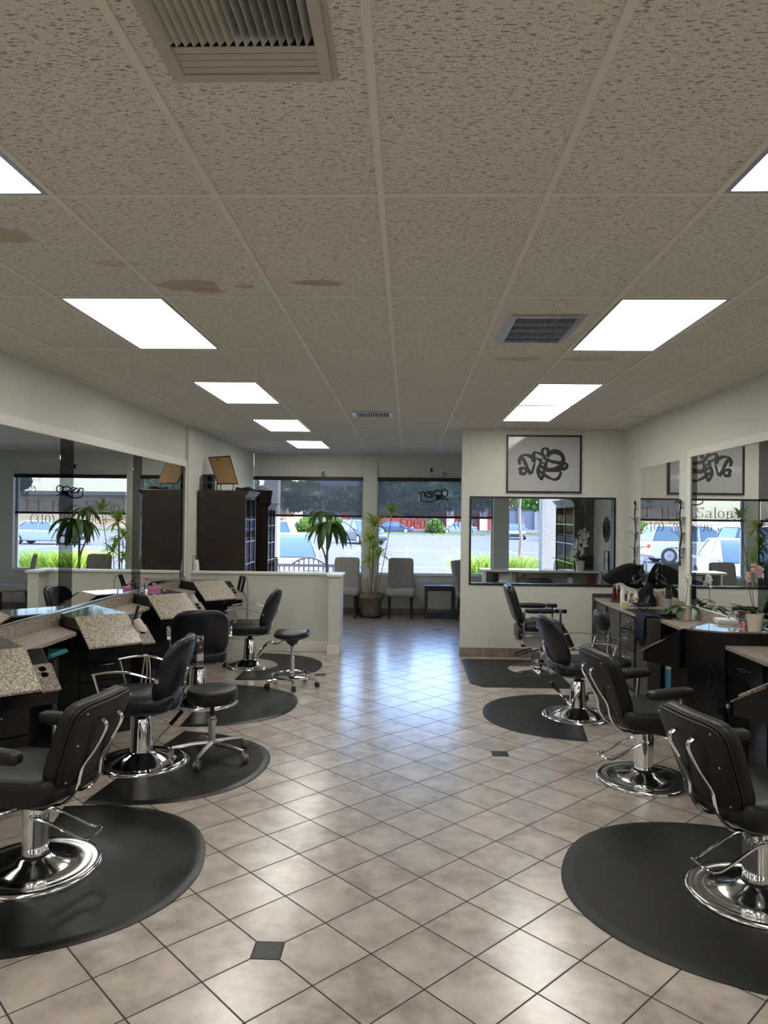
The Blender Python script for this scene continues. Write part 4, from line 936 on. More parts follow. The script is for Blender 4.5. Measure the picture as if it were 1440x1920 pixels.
k = bottle('spray_can', 'tall dark spray can with clear cap standing on the near end of the vanity', 'spray can', V((2.70, 7.50, VZ + .0065)), .034, .24, M['blackmetal'], M['clearplastic'], .05, .03, .92, capkind='cap', labelm=M['grey'])
k = thing('acrylic_rack', 'low clear acrylic rack of nail polish beside the red bottles', 'rack', onv(1155, 1129)); MB().box(-.06, .06, -.04, .04, 0, .008).box(-.06, .06, -.04, -.036, .008, .05).box(-.06, .06, .036, .04, .008, .05).build('rack', M['clearplastic'], k)
# barber capes: draped cloths
def drape(name, label, loc, pts, cat='cape', rz=0, matl=None):
    o = thing(name, label, cat, loc, rz); b = MB(); n = 40; rings = []
    for (r_, z, sx_, sy_, ox) in pts:
        rings.append([b.v((ox + (r_ * sx_) * cos(2 * pi * k / n) * (1 + .10 * sin(5 * 2 * pi * k / n + z * 9)), (r_ * sy_) * sin(2 * pi * k / n) * (1 + .10 * cos(7 * 2 * pi * k / n + z * 7)), z + .012 * sin(3 * 2 * pi * k / n) * (1 if z > .02 else 0))) for k in range(n)])
    for A, B in zip(rings, rings[1:]):
        for k in range(n): b.f([A[k], A[(k + 1) % n], B[(k + 1) % n], B[k]])
    b.f(rings[0][::-1]); b.f(rings[-1]); b.build('cloth', matl or M['blackcloth'], o, ang=80); return o
dk = thing('draped_cape', 'black cape heaped over a stand behind the product bottles on the vanity', 'cape', (2.60, 8.60, VZ))
def dv(px, py): p_ = ony(px, py, 8.55); return (p_.x - 2.60, p_.z - VZ)
out = [dv(x, y) for x, y in ((1135, 1083), (1150, 1071), (1172, 1060), (1190, 1056), (1197, 1066), (1204, 1082), (1206, 1098), (1197, 1104), (1182, 1102), (1172, 1094), (1160, 1092), (1145, 1096), (1139, 1093))]
b = MB(); b.prism(out, -.10, .10, lambda x, y, z: (x, z, y)); cl = b.build('cloth', M['blackcloth'], dk, ang=80); md = cl.modifiers.new('b', 'BEVEL'); md.width = .045; md.segments = 4; md.limit_method = 'NONE'
sb_ = cl.modifiers.new('s', 'SUBSURF'); sb_.levels = 1; sb_.render_levels = 2
b = MB(); b.cyl((.02, 0, 0), (.02, 0, .12), .012); b.cyl((.02, 0, 0), (.02, 0, .01), .07); b.build('stand', M['blackmetal'], dk)
drape('draped_cape', 'second black cape hanging beside the spray can on the vanity', (2.68, 8.12, VZ), [(.085, 0, 1.2, .8, 0), (.09, .07, 1, .8, .01), (.07, .14, 1.1, .8, -.01), (.05, .21, 1, .9, .02), (.02, .25, 1, 1, .03)])
k = thing('plastic_bag', 'clear crinkled plastic bag hanging from the frame above the cape', 'bag', (2.70, 8.45, 1.10)); b = MB()
rr = random.Random(3)
for i in range(9):
    pts = [(rr.uniform(-.02, .02), rr.uniform(-.02, .02), .18)] + [(rr.uniform(-.05, .05) * (1 + j * .3), rr.uniform(-.04, .04), .18 - .07 * j) for j in range(1, 4)]; b.tube(smooth(pts, 3), .004, 5, flat=3)
b.build('bag_film', M['clearplastic'], k)
# tangle of cords and clippers
k = thing('hair_clippers', 'heap of black clippers with tangled cords on the vanity', 'clippers', V((2.49, 7.74, VZ + .0065)))
rr = random.Random(5); b = MB()
for i in range(5):
    r0 = rr.uniform(.05, .10); cx_, cy_ = rr.uniform(-.08, .08), rr.uniform(-.08, .08); b.tube([(cx_ + r0 * cos(t / 14 * 2 * pi), cy_ + r0 * sin(t / 14 * 2 * pi), .01 + .035 * i * .6 + .02 * sin(t + i)) for t in range(14)], .0035, 6, closed=True)
b.build('cord', M['blackplastic'], k)
b = MB(); b.cbox((0, .02, .05), (.045, .16, .04), Matrix.Rotation(.6, 3, 'Z')); b.cbox((.06, -.02, .10), (.04, .15, .035), Matrix.Rotation(-.5, 3, 'Z') @ Matrix.Rotation(.5, 3, 'X')); b.build('clipper_body', M['blackplastic'], k, bevel=.01)
b = MB(); b.cbox((-.06, .05, .035), (.10, .05, .02), Matrix.Rotation(.2, 3, 'Z')); b.build('comb_guard', M['grey'], k, bevel=.004)
k = thing('curling_iron', 'black iron hanging by its cord loop at the corner of the vanity front', 'curling iron', (2.26, 7.46, .70)); b = MB(); b.tube(smooth([(.06, .02, .06), (-.01, 0, .02), (-.05, .03, -.02), (-.02, .06, -.05), (.04, .05, -.03), (.05, .0, .02)], 5), .005, 6); b.tube(smooth([(.05, 0, .03), (.02, -.02, -.15), (-.02, 0, -.3), (.03, 0, -.42)], 5), .0035, 6); b.cyl((.03, .01, -.01), (-.05, .05, .0), .014); b.build('iron_body', M['blackplastic'], k)
bottle('pump_bottle', 'dark pump bottle with a cream label on the middle shelf of the end unit', 'bottle', (2.60, 7.15, .50), .036, .13, M['blackplastic'], M['blackplastic'], capkind='pump', labelm=M['cream'])
bottle('spray_bottle', 'blue and white can on the bottom shelf of the end unit', 'bottle', (2.575, 7.12, .16), .042, .20, M['blue'], M['white'], .075, .04, .97)
k = thing('product_box', 'small light blue box behind the blue can', 'box', (2.64, 7.16, .16)); MB().box(-.012, .03, -.02, .05, 0, .19).build('carton', M['blue'], k, bevel=.002)
k = thing('picture_frame', 'small dark framed card leaning on the right wall above the vanity cape', 'picture frame', (2.815, 8.86, .99)); b = MB()
for y0, y1, z0, z1 in ((-.09, .09, 0, .02), (-.09, .09, .26, .28), (-.09, -.07, .02, .26), (.07, .09, .02, .26)): b.box(-.025, 0, y0, y1, z0, z1)
b.build('frame', M['blackmetal'], k, smooth=False); MB().box(-.012, -.006, -.07, .07, .02, .26).build('card', M['white'], k, smooth=False)
# iron shelf racks on the wall
def rack(label, y, z0, z1, x=XR, sgn=-1, shelves=(.25, .5, .75)):
    o = thing('wall_rack', label, 'wall rack', (x, y, z0)); H_ = z1 - z0
    b = MB(); pts = [(sgn * .03, .022 * sin(3.2 * t * pi), H_ * t) for t in [i / 30 for i in range(31)]]
    top_ = [(sgn * (.03 + .0), .03 * (1 - cos(a)) * .6, H_ + .022 * sin(a)) for a in [i * .5 for i in range(1, 9)]]; bot = [(sgn * .03, .03 * (1 - cos(a)) * .6, -.022 * sin(a)) for a in [i * .5 for i in range(1, 9)]]
    b.tube(bot[::-1] + pts + top_, .008, 6); b.cyl((0, 0, H_ * .1), (sgn * .03, 0, H_ * .1), .005); b.cyl((0, 0, H_ * .9), (sgn * .03, 0, H_ * .9), .005); b.build('iron_stem', M['blackmetal'], o)
    for f_ in shelves:
        z = H_ * f_; b = MB(); b.prism([(sgn * .002, -.06), (sgn * .002, .06), (sgn * .11, .05), (sgn * .13, 0), (sgn * .11, -.05)], z, z + .006); k = b.build('shelf', M['grey'], o, smooth=False)
        b = MB(); b.tube([(sgn * .004, 0, z - .07), (sgn * .08, 0, z)], .003, 5); b.build('brace', M['blackmetal'], k)
    return o
rack('wavy black iron rack with three small shelves, far side of the vanity mirror', 8.93, 1.30, 2.02)
rack('wavy black iron rack with three small shelves, between the vanity mirror and the big mirror', 7.46, 1.37, 2.0)

# ---- framed abstract print over the opening
o = thing('framed_print', 'black framed print of thick black looping brush strokes above the glazed opening', 'picture', (1.776, YP, 2.53)); W_, H_ = .975, .755
b = MB()
for x0, x1, z0, z1 in ((-W_ / 2, W_ / 2, -H_ / 2, -H_ / 2 + .022), (-W_ / 2, W_ / 2, H_ / 2 - .022, H_ / 2), (-W_ / 2, -W_ / 2 + .022, -H_ / 2 + .022, H_ / 2 - .022), (W_ / 2 - .022, W_ / 2, -H_ / 2 + .022, H_ / 2 - .022)): b.box(x0, x1, -.03, 0, z0, z1)
b.build('frame', M['blackmetal'], o, smooth=False)
M['paper'] = mat('grey_print_paper', (.45, .46, .47), .06, spec=.5); M['ink'] = mat('black_ink', (.02, .02, .022), .4)
MB().box(-W_ / 2 + .02, W_ / 2 - .02, -.012, -.004, -H_ / 2 + .02, H_ / 2 - .02).build('paper', M['paper'], o, smooth=False)
b = MB(); sc_ = W_ / (884 - 370)
def st_(pts, wd, closed=False, lay=0):
    P_ = smooth([((x - 627) * sc_, -.0125 - .0002 * lay, -(y - 333) * sc_) for x, y in pts], 6, closed); L_ = []
    n = len(P_)
    for i, p in enumerate(P_):
        a_ = P_[i - 1] if i or closed else p; c_ = P_[(i + 1) % n] if i < n - 1 or closed else p; t = (c_ - a_).normalized(); nn = V((-t.z, 0, t.x))
        w__ = wd[0] + (wd[1] - wd[0]) * abs(sin(i / n * pi * 2)); w__ *= sc_ / 2; L_.append((b.v(p + nn * w__), b.v(p - nn * w__)))
    for i in range(n if closed else n - 1): q_ = L_[(i + 1) % n]; b.f([L_[i][0], L_[i][1], q_[1], q_[0]])
S_ = [([(480, 385), (462, 372), (478, 360), (505, 375), (498, 400), (470, 400), (462, 385)], (14, 22)), ([(465, 340), (458, 310), (475, 280), (510, 272), (548, 290), (552, 320)], (14, 26)), ([(480, 290), (500, 330), (520, 375), (540, 405)], (20, 26)),
      ([(548, 290), (560, 255), (600, 262), (640, 285)], (12, 20)), ([(560, 260), (565, 300), (560, 340), (545, 400)], (12, 16)), ([(640, 285), (615, 260), (620, 230), (640, 225), (655, 240), (650, 280)], (12, 20)), ([(650, 285), (670, 255), (710, 248), (745, 265), (760, 300), (745, 345), (700, 370), (650, 375)], (24, 34)),
      ([(620, 290), (680, 315), (740, 325), (780, 330), (785, 350), (760, 368), (740, 350)], (14, 24)), ([(610, 295), (600, 340), (585, 380), (600, 425), (612, 438), (622, 410), (640, 340), (650, 290)], (14, 22)), ([(600, 345), (640, 365), (690, 375), (745, 375)], (18, 24)),
      ([(590, 370), (620, 400), (660, 425), (700, 440), (730, 425), (745, 385)], (14, 22)), ([(575, 290), (600, 310), (640, 345), (650, 385)], (12, 16))]
for i, (p_, w_) in enumerate(S_): st_(p_, w_, lay=i)
b.build('brush_strokes', M['ink'], o, smooth=False)

# ---- things on the left stations
k = thing('hair_dryer', 'white hair dryer hanging nose-up beside the second left station', 'hair dryer', (-2.22, 5.97, .80), R(-45))
b = MB(); b.lathe([(0, -.05), (.03, -.048), (.042, -.03), (.045, 0), (.040, .05), (.030, .10), (.026, .11), (0, .11)], 24, (0, 0, .03), (-.2, -.35, .9)); b.build('barrel', M['cream'], k)
b = MB(); b.tube([(0, 0, .02), (.012, .015, -.06), (.02, .02, -.14)], [.019, .016, .014], 12); b.build('handle', M['cream'], k)
b = MB(); b.lathe([(0, 0), (.03, 0), (.03, .004), (0, .004)], 20, V((0, 0, .03)) + V((-.2, -.35, .9)).normalized() * -.05, (-.2, -.35, .9)); b.build('intake_grille', M['grey'], k)
b = MB(); b.tube(smooth([(.02, .02, -.14), (.02, .02, -.2), (-.03, .02, -.38), (-.06, .03, -.50)], 6), .006, 6); b.tube(smooth([(-.07, .02, .16), (-.03, -.03, .05), (.05, .0, -.1), (.07, .02, -.28), (.03, .02, -.45), (.02, .03, -.52)], 6), .0055, 6); b.tube(smooth([(-.06, -.02, .15), (.0, -.04, .0), (.09, .02, -.18), (.11, .03, -.35), (.10, .03, -.5)], 6), .0055, 6); b.build('cord', M['cream'], k)
k = thing('iron_cords', 'bundle of black and beige cords hooked on the side of the second left station', 'cords', (-2.26, 5.97, .90)); b = MB(); rr = random.Random(11)
for i in range(7): b.tube(smooth([(rr.uniform(-.05, .03), rr.uniform(-.05, .05), rr.uniform(.02, .10)), (rr.uniform(-.04, .04), rr.uniform(-.04, .04), .0), (rr.uniform(-.02, .06), rr.uniform(-.03, .04), -.12), (rr.uniform(-.02, .06), rr.uniform(-.03, .04), -.2)], 6), .005, 6)
b.cyl((-.03, 0, .0), (.01, .0, .14), .012); b.build('cord_bundle', M['blackplastic'], k)
def ona(px, py, z): return onz(px, py, z)
k = thing('tissue_box', 'pink box of tissues with a tissue sticking out, on the third left station', 'tissue box', ona(289, 1106, .97), R(20)); M['pink'] = mat('pink_card', (.55, .18, .36), .5); M['tissue'] = mat('pink_tissue', (.8, .5, .58), .9)
MB().box(-.07, .07, -.045, .045, 0, .036).build('carton', M['pink'], k, bevel=.003)
b = MB()
for i in range(7): a = i / 7 * 2 * pi; b.leaf((0, 0, .034), (cos(a) * .6, sin(a) * .4, 1), .05, .035, .2, .3)
b.build('tissue', M['tissue'], k)
k = thing('bud_vase', 'small chrome cup holding a pink flower on the third left station', 'vase', ona(274, 1107, .97)); MB().lathe([(0, 0), (.028, 0), (.022, .03), (.026, .08), (.022, .08), (.018, .02), (0, .02)], 20).build('vase', M['chrome'], k)
def flower(name, label, loc, mt, r, stem=.1, n=8, group=None):
    o = thing(name, label, 'flower', loc, 0, group); b = MB()
    for ring in range(3):
        for i in range(n - ring * 2):
            a = 2 * pi * i / (n - ring * 2) + ring; b.leaf((0, 0, stem), (cos(a) * (1 - .3 * ring), sin(a) * (1 - .3 * ring), .35 + .5 * ring), r * (1 - .2 * ring), r * .75, -.3, .35, 4)
    b.build('petals', mt, o); b = MB(); b.cyl((0, 0, .0), (0, 0, stem), .003); b.build('stem', M['orchidleaf'], o); return o
flower('pink_flower', 'coral pink flower standing in the chrome cup on the third left station', ona(274, 1107, .97) + V((0, 0, .022)), M['pinkpetal'], .06, .10)
k = thing('hair_clip', 'tiny white clip lying on the third left station top', 'hair clip', ona(308, 1107, .97)); b = MB(); b.tube([(.016 * cos(t * .5), .012 * sin(t * .5), .004) for t in range(10)], .003, 5); b.build('clip', M['white'], k)
M['teal'] = mat('teal_card', (.06, .30, .28), .6)
for i in range(3):
    k = thing('folder', ['teal folder lying lowest in the open shelf under the left worktop', 'teal folder in the middle of the small stack under the left worktop', 'teal folder on top of the small stack under the left worktop'][i], 'folder', (-2.74, 5.40, .729 + i * .008), R(4 * i), 'teal folders in the left shelf'); MB().box(-.11, .11, -.13, .13, 0, .007).build('cover', M['teal'], k, smooth=False)
for i, (c_, h_) in enumerate((((.5, .42, .2), .085), ((.55, .5, .42), .09), ((.3, .28, .22), .088), ((.42, .40, .3), .08), ((.5, .36, .15), .09))):
    k = thing('booklet', 'upright booklet %s in the open shelf behind the teal folders' % ['nearest the dark end', 'second from the dark end', 'in the middle', 'second from the wall end', 'nearest the wall end'][i], 'book', (-2.80, 5.62 + .03 * i, .729), 0, 'booklets standing in the left shelf'); MB().box(-.06, .06, -.011, .011, 0, h_).build('cover', mat('booklet_%d' % i, c_, .6), k, smooth=False)
k = thing('red_gel_jar', 'small red and yellow patterned tin in the shelf beside the third left station', 'tin', (-2.68, 8.33, .729)); MB().lathe([(0, 0), (.035, 0), (.035, .08), (.03, .09), (0, .09)], 20).build('tin', M['redbr'], k); MB().lathe([(.0355, .02), (.0355, .055)], 20).build('paper_label', M['yellow'], k)
# flat iron holder at the far station
k = thing('flat_iron', 'black flat iron standing open in a holder at the farthest left station', 'flat iron', (-2.16, 9.32, .86), R(-45)); b = MB(); b.cbox((0, -.025, .06), (.03, .03, .22), Matrix.Rotation(.35, 3, 'Y')); b.cbox((0, .03, .05), (.03, .03, .22), Matrix.Rotation(.35, 3, 'Y')); b.cyl((.03, -.03, .15), (.03, .035, .15), .014); b.build('iron_plates', M['blackplastic'], k, bevel=.004)
b = MB(); b.tube(smooth([(.04, 0, .15), (.09, .03, .12), (.10, .04, -.05), (.10, .04, -.4), (.09, .04, -.55)], 6), .0035, 6); b.tube(smooth([(-.01, 0, -.03), (.03, .05, -.1), (.05, .06, -.3), (.04, .05, -.55)], 6), .0035, 6); b.build('cord', M['blackplastic'], k)

# things on the half wall
def lotion(label, p): 
    o = thing('lotion_bottle', label, 'bottle', p); b = MB(); b.lathe([(0, 0), (.038, 0), (.045, .015), (.044, .06), (.034, .12), (.030, .145), (.012, .155), (0, .155)], 24); b.build('bottle_body', M['white'], o)
    b = MB(); b.cyl((0, 0, .155), (0, 0, .18), .014); b.cyl((0, 0, .18), (0, 0, .205), .004); b.tube([(0, 0, .205), (-.04, -.01, .203)], .007, 6); lab(b.build('pump', mat('copper_pump', (.35, .12, .05), .3, .4), o), 'copper coloured pump')
    b = MB(); b.box(-.012, .012, -.0475, -.044, .085, .095); b.box(-.018, .02, -.048, -.0455, .06, .066); b.box(-.015, .015, -.048, -.0455, .03, .045); b.build('printed_label', M['grey'], o, smooth=False); return o
p = ony(367.5, 1072, 9.66); lotion('white lotion pump bottle on the half wall in front of the dark cabinet', (p.x, p.y, 1.052))
p = ony(356, 1071, 9.67); k = thing('slim_vase', 'slim beige textured vase on the half wall beside the lotion bottle', 'vase', (p.x, p.y, 1.052)); MB().lathe([(0, 0), (.035, 0), (.036, .06), (.022, .16), (.017, .22), (.018, .27), (.012, .27), (0, .25)], 20).build('vase', M['wovenpot'] if False else fabric('beige_weave', (.25, .22, .17), 90), k)

# ================================================================ WAITING AREA
M['gold'] = mat('brown_backing_board', (.25, .15, .06), .55)
def hutch(label, x0, x1, y0, y1, z1, name='display_cabinet', openx=True, lattice=False, sgn=1, z0=0):
    """tall cabinet whose glazed front faces +x (sgn=1) or -x"""
    o = thing(name, label, 'cabinet', (x0, y0, 0)); off = Matrix.Translation((-x0, -y0, 0))
    def B_(): b = MB(); b.T = off; return b
    t = .02
    b = B_(); b.box(x0, x1, y0, y0 + t, z0, z1 - .1).box(x0, x1, y1 - t, y1, z0, z1 - .1); bx_ = (x0, x0 + .012) if sgn > 0 else (x1 - .012, x1); b.box(*bx_, y0 + t, y1 - t, z0, z1 - .1); b.box(x0, x1, y0 + t, y1 - t, z1 - .12, z1 - .1); b.box(x0, x1, y0 + t, y1 - t, z0, z0 + .08); b.build('carcass', M['walnut'], o, smooth=False, bevel=.002)
    b = B_()
    for k in range(1, 5): b.box(x0 + .014, x1 - .02, y0 + t, y1 - t, z0 + .08 + k * (z1 - .2) / 5.2, z0 + .095 + k * (z1 - .2) / 5.2)
    b.build('shelf_boards', M['walnut'], o, smooth=False)
    b = B_(); xf = x1 if sgn > 0 else x0
    for k, (g_, zz) in enumerate(((.01, z1 - .1), (.03, z1 - .075), (.05, z1 - .05), (.075, z1 - .025))):
        xs = (x0, x1 + g_) if sgn > 0 else (x0 - g_, x1); b.box(*xs, y0 - g_ * .4, y1 + g_ * .4, zz, zz + .025)
    b.build('crown_moulding', M['walnutgloss'], o, smooth=False, bevel=.004)
    # door with mullions
    d = B_(); xs = sorted((xf, xf + sgn * .02)); n = 2; ym = (y0 + y1) / 2
    ys = [y0, y0 + .03, ym - .012, ym + .012, y1 - .03, y1]
    for i in (0, 2, 4): d.box(*xs, ys[i], ys[i + 1], .82, z1 - .1)
    for zz in [.82] + [.82 + k * (z1 - .1 - .82) / 4 for k in range(1, 4)] + [z1 - .12]: d.box(xs[0] + .003, xs[1] - .003, y0 + .03, y1 - .03, zz, zz + .016)
    dr = d.build('glazed_door', M['walnutgloss'], o, smooth=False, bevel=.002)
    g = B_(); g.box(xf + sgn * .008, xf + sgn * .010, y0 + .03, y1 - .03, .82, z1 - .12); g.build('door_glass', M['cabglass'], dr, smooth=False)
    d = B_(); d.box(*xs, y0 + .003, ym - .002, .08, .81); d.build('lower_door', M['walnutgloss'], o, smooth=False, bevel=.003); d = B_(); d.box(*xs, ym + .002, y1 - .003, .08, .81); d.build('lower_door', M['walnutgloss'], o, smooth=False, bevel=.003)
    return o
M['walnutgloss'] = mat('polished_walnut', (.035, .018, .012), .18, coat=.6)
HX = -2.24
hutch('tall dark walnut cabinet behind the half wall, side panel towards the salon', -2.88, HX, 9.80, 10.45, 2.155)
hutch('second tall dark cabinet behind the walnut one, black basket on top', -2.88, HX + .02, 11.3, 11.9, 2.02)
# items on the cabinet
k = thing('speaker_stack', 'stack of two small black speaker boxes on the walnut cabinet', 'speaker', (-2.79, 9.98, 2.155)); 
for z in (0, .115):
    s_ = MB(); s_.box(-.075, .075, -.07, .07, z, z + .108); s_ = s_.build('speaker_box', M['blackplastic'], k, bevel=.004)
    b = MB(); b.lathe([(.045, 0), (.042, .006), (.01, -.006), (0, -.006)], 24, (.03, -.07, z + .054), (0, -1, 0)); b.build('cone', M['blackmetal'], s_)
k = thing('leaning_mirror_board', 'dark framed board with brown backing tilted on a small easel atop the walnut cabinet', 'frame', (-2.43, 10.05, 2.155))
q_ = [ony(x, y, 10.05) - V((-2.43, 10.05, 2.155)) for x, y in ((390, 857), (431, 854), (450, 909), (411, 909))]
def quadslab(b, q_, t, inset=0, y=0):
    c = sum(q_, V((0, 0, 0))) / 4; q2 = [p + (c - p).normalized() * inset for p in q_]
    fr = [b.v(p + V((0, y, 0))) for p in q2]; bk = [b.v(p + V((0, y + t, 0))) for p in q2]
    b.f(fr); b.f(bk[::-1])
    for i in range(4): b.f([fr[i], bk[i], bk[(i + 1) % 4], fr[(i + 1) % 4]])
q_ = [p + V((0, [-.0, .0, .10, .10][i] * -1, 0)) for i, p in enumerate(q_)]
b = MB(); quadslab(b, q_, .02); bmesh.ops.recalc_face_normals(b.bm, faces=b.bm.faces); b.build('frame', M['blackmetal'], k, smooth=False)
b = MB(); quadslab(b, q_, .004, .022, -.005); bmesh.ops.recalc_face_normals(b.bm, faces=b.bm.faces); b.build('backing_board', M['gold'], k, smooth=False)
b = MB(); t1 = q_[0].lerp(q_[1], .45); b.tube([t1 + V((0, -.012, 0)), V((t1.x, -.02, .0))], .008, 6); b.tube([V((q_[3].x + .05, -.1, q_[3].z)), V((q_[3].x + .05, -.12, 0))], .006, 6); b.tube([V((q_[2].x - .07, -.1, q_[2].z)), V((q_[2].x - .07, -.12, 0))], .006, 6); b.build('easel', M['blackmetal'], k)
k = thing('flat_black_case', 'low black wedge-shaped case under the tilted board on the walnut cabinet', 'case', (-2.36, 10.18, 2.155)); b = MB(); b.prism([(-.10, 0), (.11, 0), (.11, .03), (-.08, .06)], -.05, .05, lambda x, y, z: (x, z, y)); b.build('case', M['blackplastic'], k, bevel=.004)
k = thing('oval_cap', 'black rounded cap-like object on the front edge of the walnut cabinet', 'hat', (-2.27, 10.12, 2.155)); MB().ball((0, 0, 0), .10, 24, (.95, 1, .62)).build('dome', M['blackcloth'], k)
k = thing('storage_basket', 'black basket with pale lining edge on top of the second dark cabinet', 'basket', (-2.36, 11.55, 2.02)); MB().lathe([(0, 0), (.15, 0), (.18, .20), (.165, .20), (.14, .01), (0, .01)], 4).build('basket', M['blackcloth'], k, bevel=.01); b = MB(); b.tube([(.12 * cos(t / 12 * pi), .0, .19 + .06 * sin(t / 12 * pi)) for t in range(13)], .01, 6); b.build('handle', M['linen'], k)

def parsons(label, loc, rz):
    o = thing('waiting_chair', label, 'chair', loc, rz, 'grey upholstered waiting chairs')
    def fs(a, l, c): return (l + .0, a, .455 + c + .02 * (1 - (a / .25) ** 2) * (1 if c > 0 else 0))
    MB().pad(.50, .50, .12, fs, corner=8, edge=6, N=8).build('seat', M['linen'], o, ang=60)
    MB().pad(.47, .66, .085, lambda a, l, c: (-.235 - .13 * (l + .33) / .66 - c, a, .40 + (l + .33)), corner=10, edge=7, N=8).build('backrest', M['linen'], o, ang=60)
    b = MB()
    for s in (-1, 1):
        for k in range(14): b.ball((-.22 + k * .035, s * .250, .413), .007, 5)
    for k in range(15): b.ball((.250, -.235 + k * .0335, .413), .007, 5)
    b.build('nailhead_trim', M['blackmetal'], o)
    for sx_ in (.20, -.22):
        for sy_ in (-.20, .20):
            b = MB(); dx = -.05 if sx_ < 0 else 0
            lo = (sx_ + dx, sy_, 0); hi = (sx_, sy_, .405); b.tube([lo, hi], [.02, .03], 4); b.build('leg', M['darkoak'], o, smooth=False)
    return o
parsons('grey waiting chair half hidden by the end of the half wall', (-1.11, 12.98, 0), R(-90))
parsons('grey waiting chair between the big potted plant and the dark side table', (-.11, 12.98, 0), R(-90))
parsons('grey waiting chair at the far left behind the dark cabinets', (-2.62, 12.90, 0), R(-90))
parsons('grey waiting chair turned sideways, seen through the lower left of the glazed opening', (1.22, 12.75, 0), R(-28))
# side table
o = thing('side_table', 'small navy black side table by the partition end', 'table', (.60, 13.05, 0)); MB().box(-.29, .29, -.20, .20, .565, .595).build('tabletop', M['navywood'], o, bevel=.003)
for sx_ in (-1, 1):
    for sy_ in (-1, 1): x, y = sx_ * .245, sy_ * .165; MB().box(x - .025, x + .025, y - .025, y + .025, 0, .565).build('leg', M['navywood'], o, bevel=.003)
MB().box(-.22, .22, -.175, -.155, .50, .565).box(-.22, .22, .155, .175, .50, .565).build('apron', M['navywood'], o, smooth=False); MB().box(-.235, .235, -.18, .18, .085, .115).build('lower_shelf', M['navywood'], o, bevel=.002)
MB().box(-.22, .22, -.185, -.165, .03, .085).build('lower_rail', M['navywood'], o, smooth=False)
k = thing('magazine', 'magazine lying on the navy side table', 'magazine', (.70, 13.0, .595), R(10)); MB().box(-.11, .11, -.08, .08, 0, .006).build('cover', mat('magazine_cover', (.5, .42, .42), .3), k, smooth=False)

# ---- plants
def dracaena_head(b, c, n, L, W, droop, rr, up0=.2, up1=1.1):
    for i in range(n):
        a = 2.4 * i + rr.uniform(-.2, .2); e = up0 + (up1 - up0) * i / n; b.leaf(c, (cos(a), sin(a), e), L * rr.uniform(.8, 1.1), W * rr.uniform(.85, 1.1), droop * rr.uniform(.8, 1.2), .25, 7)
rr = random.Random(21)
o = thing('drooping_plant', 'tall potted dracaena with long drooping dark leaves behind the half wall', 'potted plant', (-1.18, 10.25, 0)); 
MB().lathe([(0, 0), (.13, 0), (.17, .28), (.185, .28), (.185, .31), (.165, .31), (.15, .27), (0, .26)], 32).build('pot', M['terra'], o)
def loc10(px, py, y=10.25): return ony(px, py, y) - V((-1.18, 10.25, 0))
h1 = loc10(603, 962); h2 = loc10(618, 985); h2.y = -.06
b = MB(); b.tube(smooth([(-.02, 0, .27), loc10(612, 1060), loc10(599, 1010), h1], 6), [.013] * 19, 8); b.tube(smooth([(.03, 0, .27), loc10(613, 1060), loc10(614, 1015), h2], 6), .017, 8); b.build('stem', M['cane'], o)
b = MB(); dracaena_head(b, h1, 14, .36, .065, 2.6, rr, .3, 1.6); b.build('leaves', M['leafdark'], o)
b = MB(); dracaena_head(b, h2, 26, .50, .085, 2.9, rr, .2, 1.3); b.build('leaves', M['leafdark'], o)
o = thing('variegated_plant', 'potted dracaena with yellow-edged leaves in a big ribbed pot between the waiting chairs', 'potted plant', (-.645, 13.0, 0))
MB().lathe([(0, .03), (.165, .03), (.17, .06), (.205, .32), (.225, .345), (.25, .355), (.255, .40), (.24, .43), (.225, .43), (.21, .40), (0, .38)], 48).build('pot', M['terra'], o); MB().lathe([(0, 0), (.19, 0), (.215, .045), (.2, .045), (.185, .015), (0, .015)], 40).build('saucer', M['saucer'], o)
MB().lathe([(0, .38), (.205, .385), (0, .40)], 24).build('soil', M['soil'], o)
def l13(px, py, dy=0): p_ = ony(px, py, 13.0 + dy) - V((-.645, 13.0, 0)); return p_
def cane(o, pts, r=.009, m='cane'): b = MB(); b.tube(smooth(pts, 6), r, 7); b.build('stem', M[m], o)
cane(o, [(.10, .02, .38), l13(722, 1040), l13(729, 1000), l13(735, 965)], .007); cane(o, [(.0, 0, .38), l13(699, 1060), l13(701, 1010), l13(703, 985)], .016); cane(o, [(-.05, .05, .38), l13(694, 1080), l13(692, 1040), l13(694, 1012)], .008); cane(o, [(.05, -.05, .38), l13(708, 1080), l13(710, 1050), l13(712, 1040)], .008)
for px, py in ((683, 1083), (688, 1082), (703, 1082), (706, 1083)): p_ = l13(px, py); p1_ = l13(px + (697 - px) * .3, 1112); cane(o, [(p1_.x, 0, .38), p_], .013, 'canecut')
for (px, py, n, L, W, dr, dy) in ((735, 962, 24, .28, .05, .9, 0), (703, 985, 34, .36, .05, 1.1, 0), (694, 1012, 28, .32, .045, 1.3, .05), (711, 1042, 24, .30, .042, 1.2, -.04), (692, 1052, 22, .27, .042, 1.2, .04), (703, 1025, 20, .28, .045, 1.4, -.08)):
    b = MB(); dracaena_head(b, l13(px, py, dy), n, L, W, dr, rr, -.1, 2.2); b.build('leaves', M['leafvar'], o)

